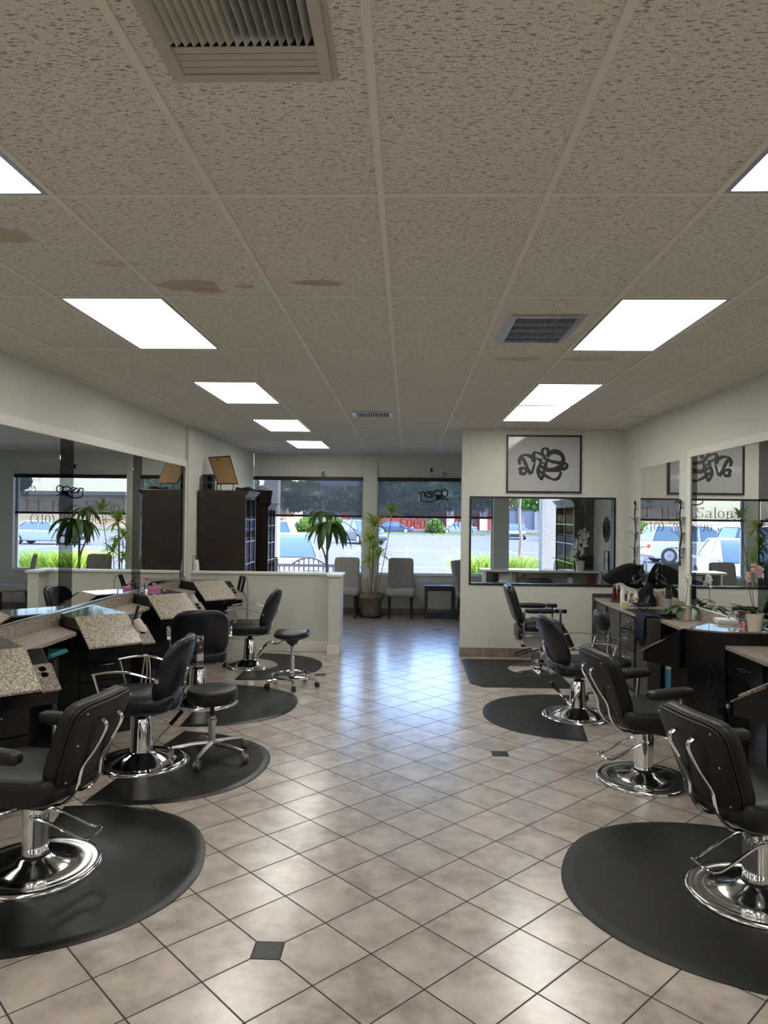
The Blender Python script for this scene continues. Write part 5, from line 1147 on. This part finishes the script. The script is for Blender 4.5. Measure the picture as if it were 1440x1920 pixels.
# orchids on the right
def orchid(name, label, loc, pot, leaves, stemp, flowers, fm, fr, rz=0, stem2=None):
    o = thing(name, label, 'potted orchid', loc, rz); rt_, rb, h = pot
    MB().lathe([(0, 0), (rb, 0), (rt_, h), (rt_ - .006, h), (rb - .006, .02), (0, .02)], 40).build('pot', M['ceramic'], o); MB().lathe([(0, h - .02), (rt_ - .008, h - .018), (0, h - .01)], 20).build('bark', M['soil'], o)
    for (a, e, L, W, dr) in leaves: b = MB(); b.leaf((0, 0, h - .015), (cos(R(a)), sin(R(a)), e), L, W, dr, .25, 9); b.build('leaf', M['orchidleaf'], o)
    b = MB(); P_ = smooth(stemp, 6); b.tube(P_, .0028, 6)
    if stem2: b.tube(smooth(stem2, 6), .0022, 6)
    b.build('flower_stem', M['darkoak'], o)
    for p_ in flowers:
        b = MB()
        for i in range(5): a = 2 * pi * i / 5 + p_[0] * 30; b.leaf(p_, (.25 * cos(a) - .15, cos(a) * .9 - .1, sin(a)), fr, fr * .9, .1, .15, 4)
        b.ball(p_, fr * .22, 6); b.build('blossom', fm, o)
    return o
p = onz(1285, 1162, .85)
orchid('white_orchid', 'cream cup with a small white orchid and broad leaves on the right worktop', (p.x, p.y, .85), (.062, .052, .135), [(190, .35, .23, .085, 1.3), (165, .5, .19, .075, 1.4), (225, .2, .2, .075, 1.5), (-15, .4, .22, .09, 1.6), (-50, .35, .24, .10, 1.5), (60, .4, .15, .07, 1)],
       [(0, 0, .13), (.01, 0, .22), (.02, .0, .32), (.03, 0, .43)], [(.03, 0, .42), (.0, .02, .40), (.03, -.03, .37), (.05, .02, .36), (.01, 0, .34), (.045, -.01, .40), (.02, .03, .38)], M['petal'], .034)
p = onz(1415, 1182, .955)
orchid('pink_orchid', 'tall pink orchid in a large cream tapered pot at the right edge', (p.x, p.y, .955), (.067, .046, .135), [(185, .75, .23, .085, .5), (170, .4, .19, .075, .5), (-20, 1.4, .22, .075, .1), (-15, .3, .2, .09, 1.1), (220, .9, .14, .06, .5)],
       [(0, 0, .13), (-.03, 0, .25), (-.05, 0, .36), (-.05, .0, .45), (-.03, 0, .50), (.03, 0, .49)], [(-.055, 0, .43), (-.045, .01, .40), (.01, 0, .48), (.04, 0, .47), (.03, -.02, .45), (-.01, .01, .49)], M['pinkpetal'], .04, stem2=[(0, 0, .13), (-.02, 0, .3), (-.045, .01, .38)])
p = onz(1396, 1180, .955); k = thing('kalanchoe_pot', 'small floral cup with dark magenta blossoms beside the big cream pot', 'potted plant', (p.x, p.y + .03, .955)); m = mat('floral_cup', (.7, .45, .42), .4); Lk(m, ramp(m, noise_(m, coord(m), 60, 2), [(.45, (.75, .6, .55)), (.55, (.45, .12, .12))]), bs(m).inputs['Base Color'])
MB().lathe([(0, 0), (.03, 0), (.036, .08), (.032, .08), (0, .07)], 20).build('pot', m, k); b = MB(); rr = random.Random(9)
for i in range(26): a = rr.uniform(0, 6.3); b.leaf((.02 * cos(a), .02 * sin(a), .10 + rr.uniform(0, .03)), (cos(a), sin(a), .7), .03, .022, .3, .2, 3)
b.build('blossoms', M['magenta'], k); b = MB()
for i in range(8): a = i * .8; b.leaf((0, 0, .075), (cos(a), sin(a), .35), .06, .035, .8, .2, 4)
b.build('leaves', M['orchidleaf'], k)
p = onz(1368, 1168, .955); k = thing('letter_box', 'white square tray with a standing letter A ornament on the right station', 'ornament', (p.x, p.y, .955), R(-12)); MB().box(-.11, .11, -.09, .09, 0, .028).box(-.10, .10, -.08, .08, .028, .034).build('tray', M['white'], k, bevel=.004)
k = tag(bpy.data.objects.new('letter_ornament', None), 'small silver and rose letter A standing on the white tray', 'ornament'); col.objects.link(k); k.location = (p.x + .02, p.y, .9895); b = MB(); m = mat('rose_silver', (.7, .6, .55), .25, .7)
for s in (-1, 1): b.cbox((s * .018, 0, .034), (.013, .022, .072), Matrix.Rotation(s * -.45, 3, 'Y'))
b.cbox((0, 0, .025), (.03, .02, .01)); b.build('letter', m, k, bevel=.002)

# ================================================================ RECEPTION (behind the glazed opening)
M['deskwood'] = mat('pale_desk_laminate', (.42, .38, .34), .5); M['marble'] = mat('white_marble_top', (.78, .78, .76), .12, coat=.3)
o = thing('reception_desk', 'reception counter with white marble top and open shelf behind the glazed opening', 'counter', (1.12, 10.45, 0))
MB().box(-.05, 1.66, -.03, .36, 1.04, 1.07).build('countertop', M['marble'], o, bevel=.003); MB().box(0, 1.68, .30, .33, 0, 1.04).build('front_panel', M['deskwood'], o, smooth=False)
MB().box(0, .03, 0, .30, 0, 1.04).box(1.65, 1.68, 0, .30, 0, 1.04).box(.38, .40, .02, .30, .80, 1.04).build('side_panel', M['white'], o, smooth=False, bevel=.002); MB().box(.03, 1.65, 0, .30, .76, .78).build('shelf_board', M['deskwood'], o, smooth=False)
def dk_(name, label, cat, px, py, y, z, f):
    p_ = ony(px, py, y); k = thing(name, label, cat, (p_.x, y, z)); f(k); return k
dk_('paper_sheet', 'white sheets of paper standing in the left cubby of the reception desk', 'paper', 951, 1075, 10.60, .78, lambda k: MB().box(-.12, .12, -.004, .004, 0, .23).build('sheet', M['white'], k, smooth=False))
dk_('monitor', 'small dark screen standing in the left cubby of the reception desk', 'monitor', 936, 1080, 10.62, .78, lambda k: (MB().box(-.08, .08, -.012, .012, .05, .22).build('screen', M['blackplastic'], k, bevel=.003), MB().box(-.05, .05, -.04, .04, 0, .01).box(-.01, .01, -.01, .01, .01, .05).build('stand', M['blackplastic'], k, smooth=False)))
dk_('paper_stack', 'white stack of papers lying in the desk cubby', 'paper', 937, 1090, 10.54, .78, lambda k: MB().box(-.1, .1, -.05, .05, 0, .04).build('sheets', M['white'], k, smooth=False))
p_ = ony(977, 1080, 10.6); bottle('amber_bottle', 'small olive amber bottle on the reception desk shelf', 'bottle', (p_.x, 10.6, .78), .022, .13, mat('olive_plastic', (.3, .26, .03), .3), M['yellow'])
p_ = ony(1069, 1080, 10.6); bottle('white_flask', 'tall white bottle with a dark pump on the reception desk shelf', 'bottle', (p_.x, 10.6, .78), .045, .19, M['white'], M['blackplastic'], capkind='pump')
p_ = ony(1105, 1085, 10.55); bottle('red_bottle', 'left of two tall dark red bottles at the right end of the desk shelf', 'bottle', (p_.x, 10.55, .78), .03, .19, M['red'], M['red'], group='red bottles on the reception shelf')
p_ = ony(1113, 1083, 10.6); bottle('red_bottle', 'right of two tall dark red bottles at the right end of the desk shelf', 'bottle', (p_.x, 10.62, .78), .032, .20, M['red'], M['redbr'], group='red bottles on the reception shelf')
p_ = ony(1042, 1062, 10.6); bottle('sanitizer_bottle', 'clear hand sanitizer pump bottle on the marble counter', 'bottle', (p_.x, 10.6, 1.07), .03, .13, M['clearplastic'], M['clearplastic'], capkind='pump')
# white orchid on the counter
p_ = ony(1088, 1062, 10.6); o = thing('silk_orchid', 'big white orchid in a textured white pot on the marble counter', 'potted orchid', (p_.x, 10.62, 1.07)); MB().lathe([(0, 0), (.055, 0), (.068, .14), (.06, .14), (0, .12)], 32).build('pot', M['wovenpot'], o)
rr = random.Random(4); b = MB(); b.tube(smooth([(0, 0, .12), (-.03, 0, .25), (-.02, 0, .4), (.02, 0, .55)], 5), .004, 6); b.build('flower_stem', M['orchidleaf'], o)
b = MB()
for a, e in ((0, .3), (160, .3), (60, .5), (-60, .4), (210, .2)): b.leaf((0, 0, .13), (cos(R(a)), sin(R(a)), e), .15, .05, .8, .2, 6)
b.build('leaves', M['orchidleaf'], o)
cl_ = [(-.09, .22), (-.10, .30), (-.07, .36), (-.11, .17), (-.05, .28), (.0, .33), (-.03, .40), (.0, .46), (.05, .50), (.09, .44), (.05, .38), (.03, .53), (.10, .52), (.09, .38), (.02, .42), (-.12, .24), (-.06, .43), (.07, .57), (.0, .55), (-.07, .14), (.02, .24), (.04, .30)]
for x, z in cl_:
    b = MB(); p0_ = V((x, rr.uniform(-.05, .05), z))
    for i in range(5): a = 2 * pi * i / 5 + rr.random(); b.leaf(p0_, (cos(a), -.3, sin(a)), .05, .048, .1, .2, 4)
    b.build('blossom', M['petal'], o)
hutch('tall dark cabinet with two columns of small panes against the reception side wall', 2.55, XR - .005, 11.0, 12.35, 2.12, sgn=-1)
# wall clock and certificate on the right wall
k = thing('wall_clock', 'round wall clock with an ornate openwork dark rim in the reception', 'clock', (XR, 10.28, 1.67)); MB().lathe([(0, 0), (.12, 0), (.12, .03), (.105, .035), (.105, .028), (0, .028)], 40, (0, 0, 0), (-1, 0, 0)).build('case', M['blackmetal'], k)
MB().lathe([(0, .029), (.103, .029)], 32, (0, 0, 0), (-1, 0, 0)).build('dial', M['white'], k, smooth=False); b = MB(); b.cbox((-.032, 0, .03), (.003, .006, .07)); b.cbox((-.032, .02, .0), (.003, .05, .006)); b.build('hands', M['blackmetal'], k, smooth=False)
b = MB()
for i in range(16): a = 2 * pi * i / 16; b.tube([(-.012, .145 * cos(a) + .025 * cos(t * .7), .145 * sin(a) + .025 * sin(t * .7)) for t in range(9)], .005, 5, closed=True)
b.tube([(-.012, .172 * cos(2 * pi * i / 40), .172 * sin(2 * pi * i / 40)) for i in range(40)], .006, 6, closed=True); b.build('openwork_rim', M['blackmetal'], k)
k = thing('framed_certificate', 'thin black framed certificate below the wall clock', 'picture frame', (XR, 10.25, 1.17)); b = MB()
for y0, y1, z0, z1 in ((-.11, .11, -.14, -.128), (-.11, .11, .128, .14), (-.11, -.098, -.128, .128), (.098, .11, -.128, .128)): b.box(-.02, 0, y0, y1, z0 + .06, z1 + .06)
b.build('frame', M['blackmetal'], k, smooth=False); MB().box(-.01, -.004, -.098, .098, -.068, .188).build('certificate', M['cream'], k, smooth=False); MB().box(-.0115, -.0095, -.04, .04, .03, .10).build('printed_seal', mat('seal_green', (.25, .33, .28), .5), k, smooth=False)
k = thing('desk_chair', 'black rounded desk chair whose top just shows above the opening sill', 'chair', (1.80, 10.0, 0)); MB().pad(.42, .42, .09, lambda a, l, c: (a, -.15 - c + .3 * a * a, .80 + l), corner=3.5, edge=3, N=8).build('backrest', M['vinyl'], k, ang=60)
MB().pad(.46, .44, .09, lambda a, l, c: (a, l + .05, .46 + c), corner=4, edge=3, N=8).build('seat', M['vinyl'], k, ang=60); b = MB(); b.cyl((0, .03, .08), (0, .03, .43), .025); b.tube([(0, .03, .42), (0, -.19, .44), (0, -.20, .65)], .02, 8); b.build('column', M['blackmetal'], k); star(k, 5, .24, R(10), .085, .07, M['blackplastic'], m=M['blackmetal'])

# ================================================================ OUTSIDE
def tufts(b, x0, x1, y0, y1, z, n, L, W, rr, droop=1.2, spread=.6):
    for i in range(n): a = rr.uniform(0, 6.3); b.leaf((rr.uniform(x0, x1), rr.uniform(y0, y1), z), (cos(a) * spread, sin(a) * spread, 1), L * rr.uniform(.6, 1.2), W, droop, .2, 4)
rr = random.Random(2)
# stucco piers of the walkway
for x, w_, lb in ((-2.86, .30, 'stucco pier outside the left window'), (2.98, .42, 'textured beige stucco pier outside the reception window')):
    k = thing('stucco_pier', lb, 'column', (x, 15.1, 0)); MB().box(-w_ / 2, w_ / 2, -.15, .15, -.0, 4.0).build('shaft', M['stucco'], k, smooth=False, bevel=.02); MB().box(-w_ / 2 - .03, w_ / 2 + .03, -.18, .18, 0, .15).build('base', M['stucco'], k, smooth=False)
# bench
k = thing('garden_bench', 'weathered dark bench with an arched back outside the left window', 'bench', (-2.0, 14.6, 0)); m = mat('weathered_wood', (.13, .125, .12), .8)
b = MB(); b.box(-.75, .75, -.02, .02, .78, .84); b.tube([(-.34 + .68 * t / 16, 0, .84 + .13 * sin(pi * t / 16)) for t in range(17)], .022, 6)
for i in range(15): x = -.70 + i * .10; zt = .80 if abs(x) > .34 else .84 + .12 * cos(x / .34 * pi / 2); b.box(x - .014, x + .014, -.01, .01, .48, zt)
b.build('backrest', m, k, smooth=False); MB().box(-.75, .75, -.45, 0, .42, .46).build('seat', m, k, smooth=False)
for x in (-.72, .72): 
    for y in (-.42, .0): MB().box(x - .03, x + .03, y - .03, y + .03, 0, .62 if y < 0 else .80).build('leg', m, k, smooth=False)
# planting beds
def bed(name, label, x0, x1, y0, y1, mt, n, L, W, cat='flower bed', curb=True, seed=1, spread=.6, droop=1.2, zc=.05):
    o = thing(name, label, cat, ((x0 + x1) / 2, (y0 + y1) / 2, -.1)); cx, cy = (x0 + x1) / 2, (y0 + y1) / 2
    b = MB(); hx, hy = (x1 - x0) / 2, (y1 - y0) / 2; b.box(-hx, hx, -hy, hy, 0, .12); b.build('curb', M['conc'], o, smooth=False, bevel=.02)
    b = MB(); b.box(-hx + .12, hx - .12, -hy + .12, hy - .12, .10, .14); b.build('soil', M['soil'] if mt is not M['drygrass'] else mat('straw_soil', (.5, .43, .2), .9), o, smooth=False)
    b = MB(); tufts(b, -hx + .15, hx - .15, -hy + .15, hy - .15, .12, n, L, W, random.Random(seed), droop, spread); tag(b.build('foliage', mt, o), None, None, kind='stuff'); return o
bed('grass_bed', 'bed of bright lime strap-leaved plants outside the reception window', 1.2, 2.72, 15.5, 16.7, M['grass'], 1300, 1.15, .034, seed=3, spread=.35, droop=1.0)
bed('groundcover_bed', 'dry yellow groundcover island with a curb close outside the middle window', .25, 4.5, 16.85, 18.2, M['drygrass'], 1600, .16, .04, seed=4, spread=1.2)
bed('grass_bed', 'lime grass bed at the left end of the walkway outside the left window', -8.5, -3.1, 15.42, 16.2, M['grass'], 500, .8, .03, seed=5)
bed('median_bed', 'long low planted median across the parking lot', -45, 45, 80, 85.5, M['hedge'], 6000, .55, .16, seed=6, spread=1.2)
bed('flower_island', 'island with orange yellow flowers seen through the reception glass', 4.6, 9.5, 31, 32.6, mat('orange_yellow_flowers', (.62, .42, .08), .8), 900, .26, .07, seed=7, spread=1.2)
def shrub(label, x, y, r, h, mt, n, seed, name='shrub'):
    o = thing(name, label, 'shrub', (x, y, -.0)); rr = random.Random(seed); b = MB()
    for i in range(n):
        a = rr.uniform(0, 6.3); e = rr.uniform(-.2, 1.5); q_ = V((cos(a) * cos(e), sin(a) * cos(e), abs(sin(e)))); p_ = V((q_.x * r, q_.y * r, q_.z * h + .1)) * rr.uniform(.75, 1)
        b.leaf(p_, (q_.x + rr.uniform(-.5, .5), q_.y + rr.uniform(-.5, .5), q_.z + .4), .34, .2, .6, .2, 3)
    b.build('foliage', mt, o); b = MB(); b.ball((0, 0, h * .4), 1, 12, (r * .8, r * .8, h * .45)); b.build('inner_branches', M['tree'], o); return o
for i, (x, r_) in enumerate(((-15.5, 2.1), (-11.6, 1.7), (-8.2, 2.0), (3.2, 1.1), (-20.5, 2.1))): shrub(['rounded shrub behind the white car', 'second rounded shrub on the median', 'rounded shrub on the median left of the blue car', 'small upright shrub on the median below the phone number', 'rounded shrub on the median at the far left'][i], x, 82.5, r_, 1.4, M['hedge'], 900, 30 + i)
# trees
def tree(label, x, y, h, r, mt, seed, n=1500, flat=.55, trunk=.18, lf=.55):
    o = thing('tree', label, 'tree', (x, y, -.1), 0, 'trees beyond the parking lot'); rr = random.Random(seed)
    b = MB(); b.tube([(0, 0, 0), (.1, 0, h * .35), (0, .1, h * .6)], [trunk, trunk * .8, trunk * .5], 8)
    for i in range(5): a = i * 1.3; b.tube([(0, .05, h * .45), (r * .5 * cos(a), r * .5 * sin(a), h * .72)], [trunk * .5, trunk * .2], 6)
    b.build('trunk', M['cane'], o)
    bl = [(rr.uniform(-.6, .6) * r, rr.uniform(-.6, .6) * r, h * .75 + rr.uniform(-.4, .4) * r * flat, rr.uniform(.35, .6) * r) for _ in range(9)]
    b = MB()
    for bx_, by_, bz_, br in bl: b.ball((bx_, by_, bz_), br * .8, 10, (1, 1, flat + .1))
    for i in range(n):
        bx_, by_, bz_, br = bl[i % 9]; a = rr.uniform(0, 6.3); e = rr.uniform(-1.2, 1.5); q_ = V((cos(a) * cos(e), sin(a) * cos(e), sin(e)))
        b.leaf(V((bx_, by_, bz_)) + V((q_.x * br, q_.y * br, q_.z * br * (flat + .1))), (q_.x + rr.uniform(-.6, .6), q_.y + rr.uniform(-.6, .6), q_.z + rr.uniform(-.3, .6)), lf, lf * .5, .5, .2, 3)
    b.build('crown', mt, o); return o
tree('broad flat-topped tree behind the left blind', -14.6, 100, 6.3, 5.0, M['tree'], 1, lf=.8, flat=.4)
tree('dark rounded tree behind the left blind near the column', -7.6, 96, 5.4, 3.2, M['tree'], 2, lf=.7)
tree('tree just left of the wall column, taller', -3.6, 110, 9.0, 4.6, M['tree'], 3, lf=.9)
tree('rounded tree behind the middle blind', 2.6, 98, 6.0, 4.2, M['tree'], 4, lf=.8)
tree('tree behind the open sign', 9.4, 106, 8.4, 4.0, M['tree'], 5, lf=.8)
tree('tree at the far left, partly behind the pier', -27, 104, 10, 5.6, M['tree'], 6, lf=.9)
tree('bright green tree seen through the reception window', 17.8, 97, 7.6, 3.6, M['treebright'], 7, 2600, .8, lf=.6)
tree('olive tree beside the bright green one', 14.6, 110, 8.0, 3.4, mat('olive_foliage', (.28, .26, .1), .8), 8, 1900, .8, lf=.6)
tree('far tree right of the bright green one', 30, 104, 9, 5.4, M['treebright'], 9, lf=.8)
tree('tree beyond the lot to the right', 48, 92, 9, 6, M['tree'], 10); tree('tree beyond the lot to the left', -48, 96, 9, 6, M['tree'], 11)
# buildings
M['bldg'] = mat('grey_building', (.19, .195, .21), .8); M['bldgd'] = mat('dark_window_band', (.05, .055, .065), .4); M['redb'] = mat('red_storefront', (.28, .05, .04), .7); M['tan'] = mat('tan_building', (.4, .27, .15), .8)
k = thing('office_building', 'long grey office block with a row of square windows behind the trees', 'building', (0, 132, -.1)); MB().box(-19, 30, 0, 10, 0, 9.6).build('walls', M['bldg'], k, smooth=False); MB().box(-19.5, 30.5, -.8, 10.3, 6.6, 7.6).build('roof_band', M['bldgd'], k, smooth=False); MB().box(-19, 30, -.5, 10, 9.6, 10.2).build('parapet', M['conc'], k, smooth=False)
for i in range(16): MB().box(-18 + i * 3, -16 + i * 3, -.08, .0, 3.4, 5.6).build('window', M['bldgd'], k, smooth=False)
for i in range(17): MB().box(-18.9 + i * 3, -18.3 + i * 3, -.5, 0, 0, 6.6).build('pilaster', M['conc'], k, smooth=False)
k = thing('red_storefront', 'low red shopfront behind the median', 'building', (0, 118, -.1)); MB().box(-11, 14, 0, 6, 0, 3.0).build('walls', M['redb'], k, smooth=False)
for x in (-9.5, 3.4, 8.6): MB().box(x, x + 2.4, -.1, 0, .0, 2.6).build('window', M['bldgd'], k, smooth=False)
for x in (6.4, 11.8): MB().box(x, x + 1.2, -.5, 0, 0, 3.0).build('pillar', M['white'], k, smooth=False)
k = thing('tan_building', 'tan orange low building at the left behind the flat tree', 'building', (-30, 118, -.1)); MB().box(-10, 10, 0, 8, 0, 6.4).build('walls', M['tan'], k, smooth=False); MB().box(-10.4, 10.4, -.5, 8, 6.4, 7.0).build('roof', M['conc'], k, smooth=False)
k = thing('white_building', 'pale low building at the far right of the lot', 'building', (52, 116, -.1)); MB().box(-16, 24, 0, 8, 0, 5.0).build('walls', M['tan'], k, smooth=False); MB().box(-16.4, 24.4, -.8, 8, 5.0, 5.6).build('roof', M['conc'], k, smooth=False)
# cars
M['glassd'] = mat('car_glass', (.05, .08, .10), .05, spec=.8, coat=.5); M['tyre'] = mat('tyre', (.02, .02, .02), .8); M['rim'] = mat('wheel_rim', (.55, .55, .56), .3, .8)
def paintm(name, c): return mat(name, c, .25, .1, coat=.8)
M['cw'] = paintm('white_car_paint', (.5, .5, .5)); M['cb'] = paintm('blue_car_paint', (.03, .055, .11)); M['cs'] = paintm('silver_blue_paint', (.2, .25, .31)); M['cd'] = paintm('dark_car_paint', (.03, .035, .05)); M['cr'] = paintm('grey_car_paint', (.2, .205, .215))
M['tail'] = mat('tail_lamp', (.5, .03, .02), .3); M['head'] = mat('head_lamp', (.8, .8, .8), .15)
def car(label, kind, paint_, loc, rz):
    o = thing('parked_car', label, 'car', (loc[0], loc[1], -.1), rz, 'cars parked outside'); suv = kind == 'suv'; L, W_, H_ = (4.7, 1.88, 1.70) if suv else (4.6, 1.80, 1.43)
    belt = .98 if suv else .88
    body = [(-L / 2, .35), (-L / 2 - .02, .7), (-L / 2 + .06, belt + .02), (-.9, belt + .03), (.9, belt), (L / 2 - .9, belt - .05), (L / 2 - .15, belt - .22), (L / 2, .62), (L / 2, .35), (L / 2 - .3, .22), (-L / 2 + .3, .22)]
    b = MB(); b.prism(body, -W_ / 2, W_ / 2, lambda x, y, z: (x, z * (1 - .0 * y), y)); b.build('body', paint_, o, bevel=.09, seg=4)
    gh = ([(-L / 2 + .10, belt), (-L / 2 + .38, H_ - .04), (-L / 2 + .8, H_), (.35, H_ - .03), (1.25, belt - .02)] if suv else [(-L / 2 + .55, belt), (-1.05, H_ - .05), (-.5, H_), (.25, H_ - .02), (1.25, belt - .02)])
    f_ = lambda x, y, z: (x, z * (1 - .22 * max(0, (y - belt) / (H_ - belt))), y)
    b = MB(); b.prism(gh, -W_ / 2 + .06, W_ / 2 - .06, f_); b.build('greenhouse_glass', M['glassd'], o, bevel=.05, seg=3)
    b = MB(); x0, x1 = gh[1][0] + .05, gh[3][0]; yw = (W_ / 2 - .06) * .80; b.box(x0, x1, -yw, yw, H_ - .05, H_ + .012)
    for sx in (-1, 1):
        for (ax, bx_) in (((gh[0][0]), gh[1][0]), (gh[-1][0], gh[-2][0]), (-.15, -.15)): b.tube([(ax, sx * (W_ / 2 - .06), belt), (bx_, sx * yw, H_ - .03)], .035, 5)
    if suv: 
        for sx in (-1, 1): b.tube([(-1.2, sx * yw, belt), (-1.25, sx * yw, H_ - .03)], .05, 5)
    b.build('roof', paint_, o, bevel=.02)
    for sx in (-1, 1):
        for wx in (-L / 2 + .85, L / 2 - .9):
            r_ = .36 if suv else .32; b = MB(); b.lathe([(0, 0), (r_, 0), (r_, .20), (r_ - .02, .22), (0, .22)], 28, (wx, sx * (W_ / 2 - .20), r_), (0, sx, 0)); wl = b.build('wheel', M['tyre'], o)
            b = MB(); c_ = V((wx, sx * (W_ / 2 + .02), r_)); b.lathe([(0, 0), (r_ * .62, 0), (r_ * .62, .008), (0, .014)], 24, c_, (0, sx, 0)); 
            for k in range(5): a = 2 * pi * k / 5; b.cbox(c_ + V((cos(a) * r_ * .3, sx * .012, sin(a) * r_ * .3)), (r_ * .55, .012, .05), Matrix.Rotation(-a, 3, 'Y'))
            b.build('rim', M['rim'], wl)
        MB().box(-L / 2 - .03, -L / 2 + .12, sx * W_ / 2 - (.30 if sx > 0 else -.02), sx * W_ / 2 + (-.02 if sx > 0 else .30), belt - .30, belt - .12).build('tail_lamp', M['tail'], o, bevel=.02)
        MB().box(L / 2 - .18, L / 2 + .01, sx * W_ / 2 - (.42 if sx > 0 else -.05), sx * W_ / 2 + (-.05 if sx > 0 else .42), .60, .74).build('head_lamp', M['head'], o, bevel=.02)
        MB().box(.85, 1.05, sx * (W_ / 2 + .08) - .10, sx * (W_ / 2 + .08) + .10, belt + .02, belt + .17).build('wing_mirror', paint_, o, bevel=.03)
    MB().box(L / 2 - .02, L / 2 + .015, -.5, .5, .34, .52).build('grille', M['blackplastic'], o, bevel=.01)
    return o
car('white sedan parked nose-in just outside the left window', 'sedan', M['cw'], (-3.35, 19.5), R(-80))
car('white suv parked sideways beyond the white sedan', 'suv', M['cw'], (-7.4, 33.0), R(180))
car('dark blue suv at the left of the lot, seen only in the right mirror', 'suv', M['cb'], (-8.7, 28.0), R(180))
car('blue suv in the middle of the lot, seen left of the wall column', 'suv', M['cb'], (-3.3, 52.0), R(-62))
car('silver blue sedan far right in the lot', 'sedan', M['cs'], (16.5, 44.0), R(180))
car('blue grey car in the far row behind the variegated plant', 'sedan', M['cb'], (-1.6, 88.5), R(0))
car('second blue grey car in the far row', 'sedan', M['cs'], (6.2, 88.5), R(180))
car('white car in the far row at the right end of the middle window', 'sedan', M['cw'], (15.2, 74.0), R(-75))
car('dark suv seen through the reception window', 'suv', M['cd'], (13.9, 66.0), R(52))
car('grey sedan left of the dark suv in the reception window', 'sedan', M['cr'], (10.4, 69.0), R(-100))
car('dark sedan at the far right end of the lot', 'sedan', M['cd'], (24, 52.0), R(90))
k = thing('young_tree', 'thin young tree trunk in the flower island at the left of the reception window', 'tree', (4.95, 31.8, .03)); b = MB(); b.tube(smooth([(0, 0, 0), (.05, 0, .9), (-.03, 0, 1.9), (.05, 0, 3.0)], 5), [.10, .09, .085, .08, .08, .075, .07, .07, .07, .065, .06, .06, .055, .05, .05, .05], 8); b.build('trunk', M['cane'], k)
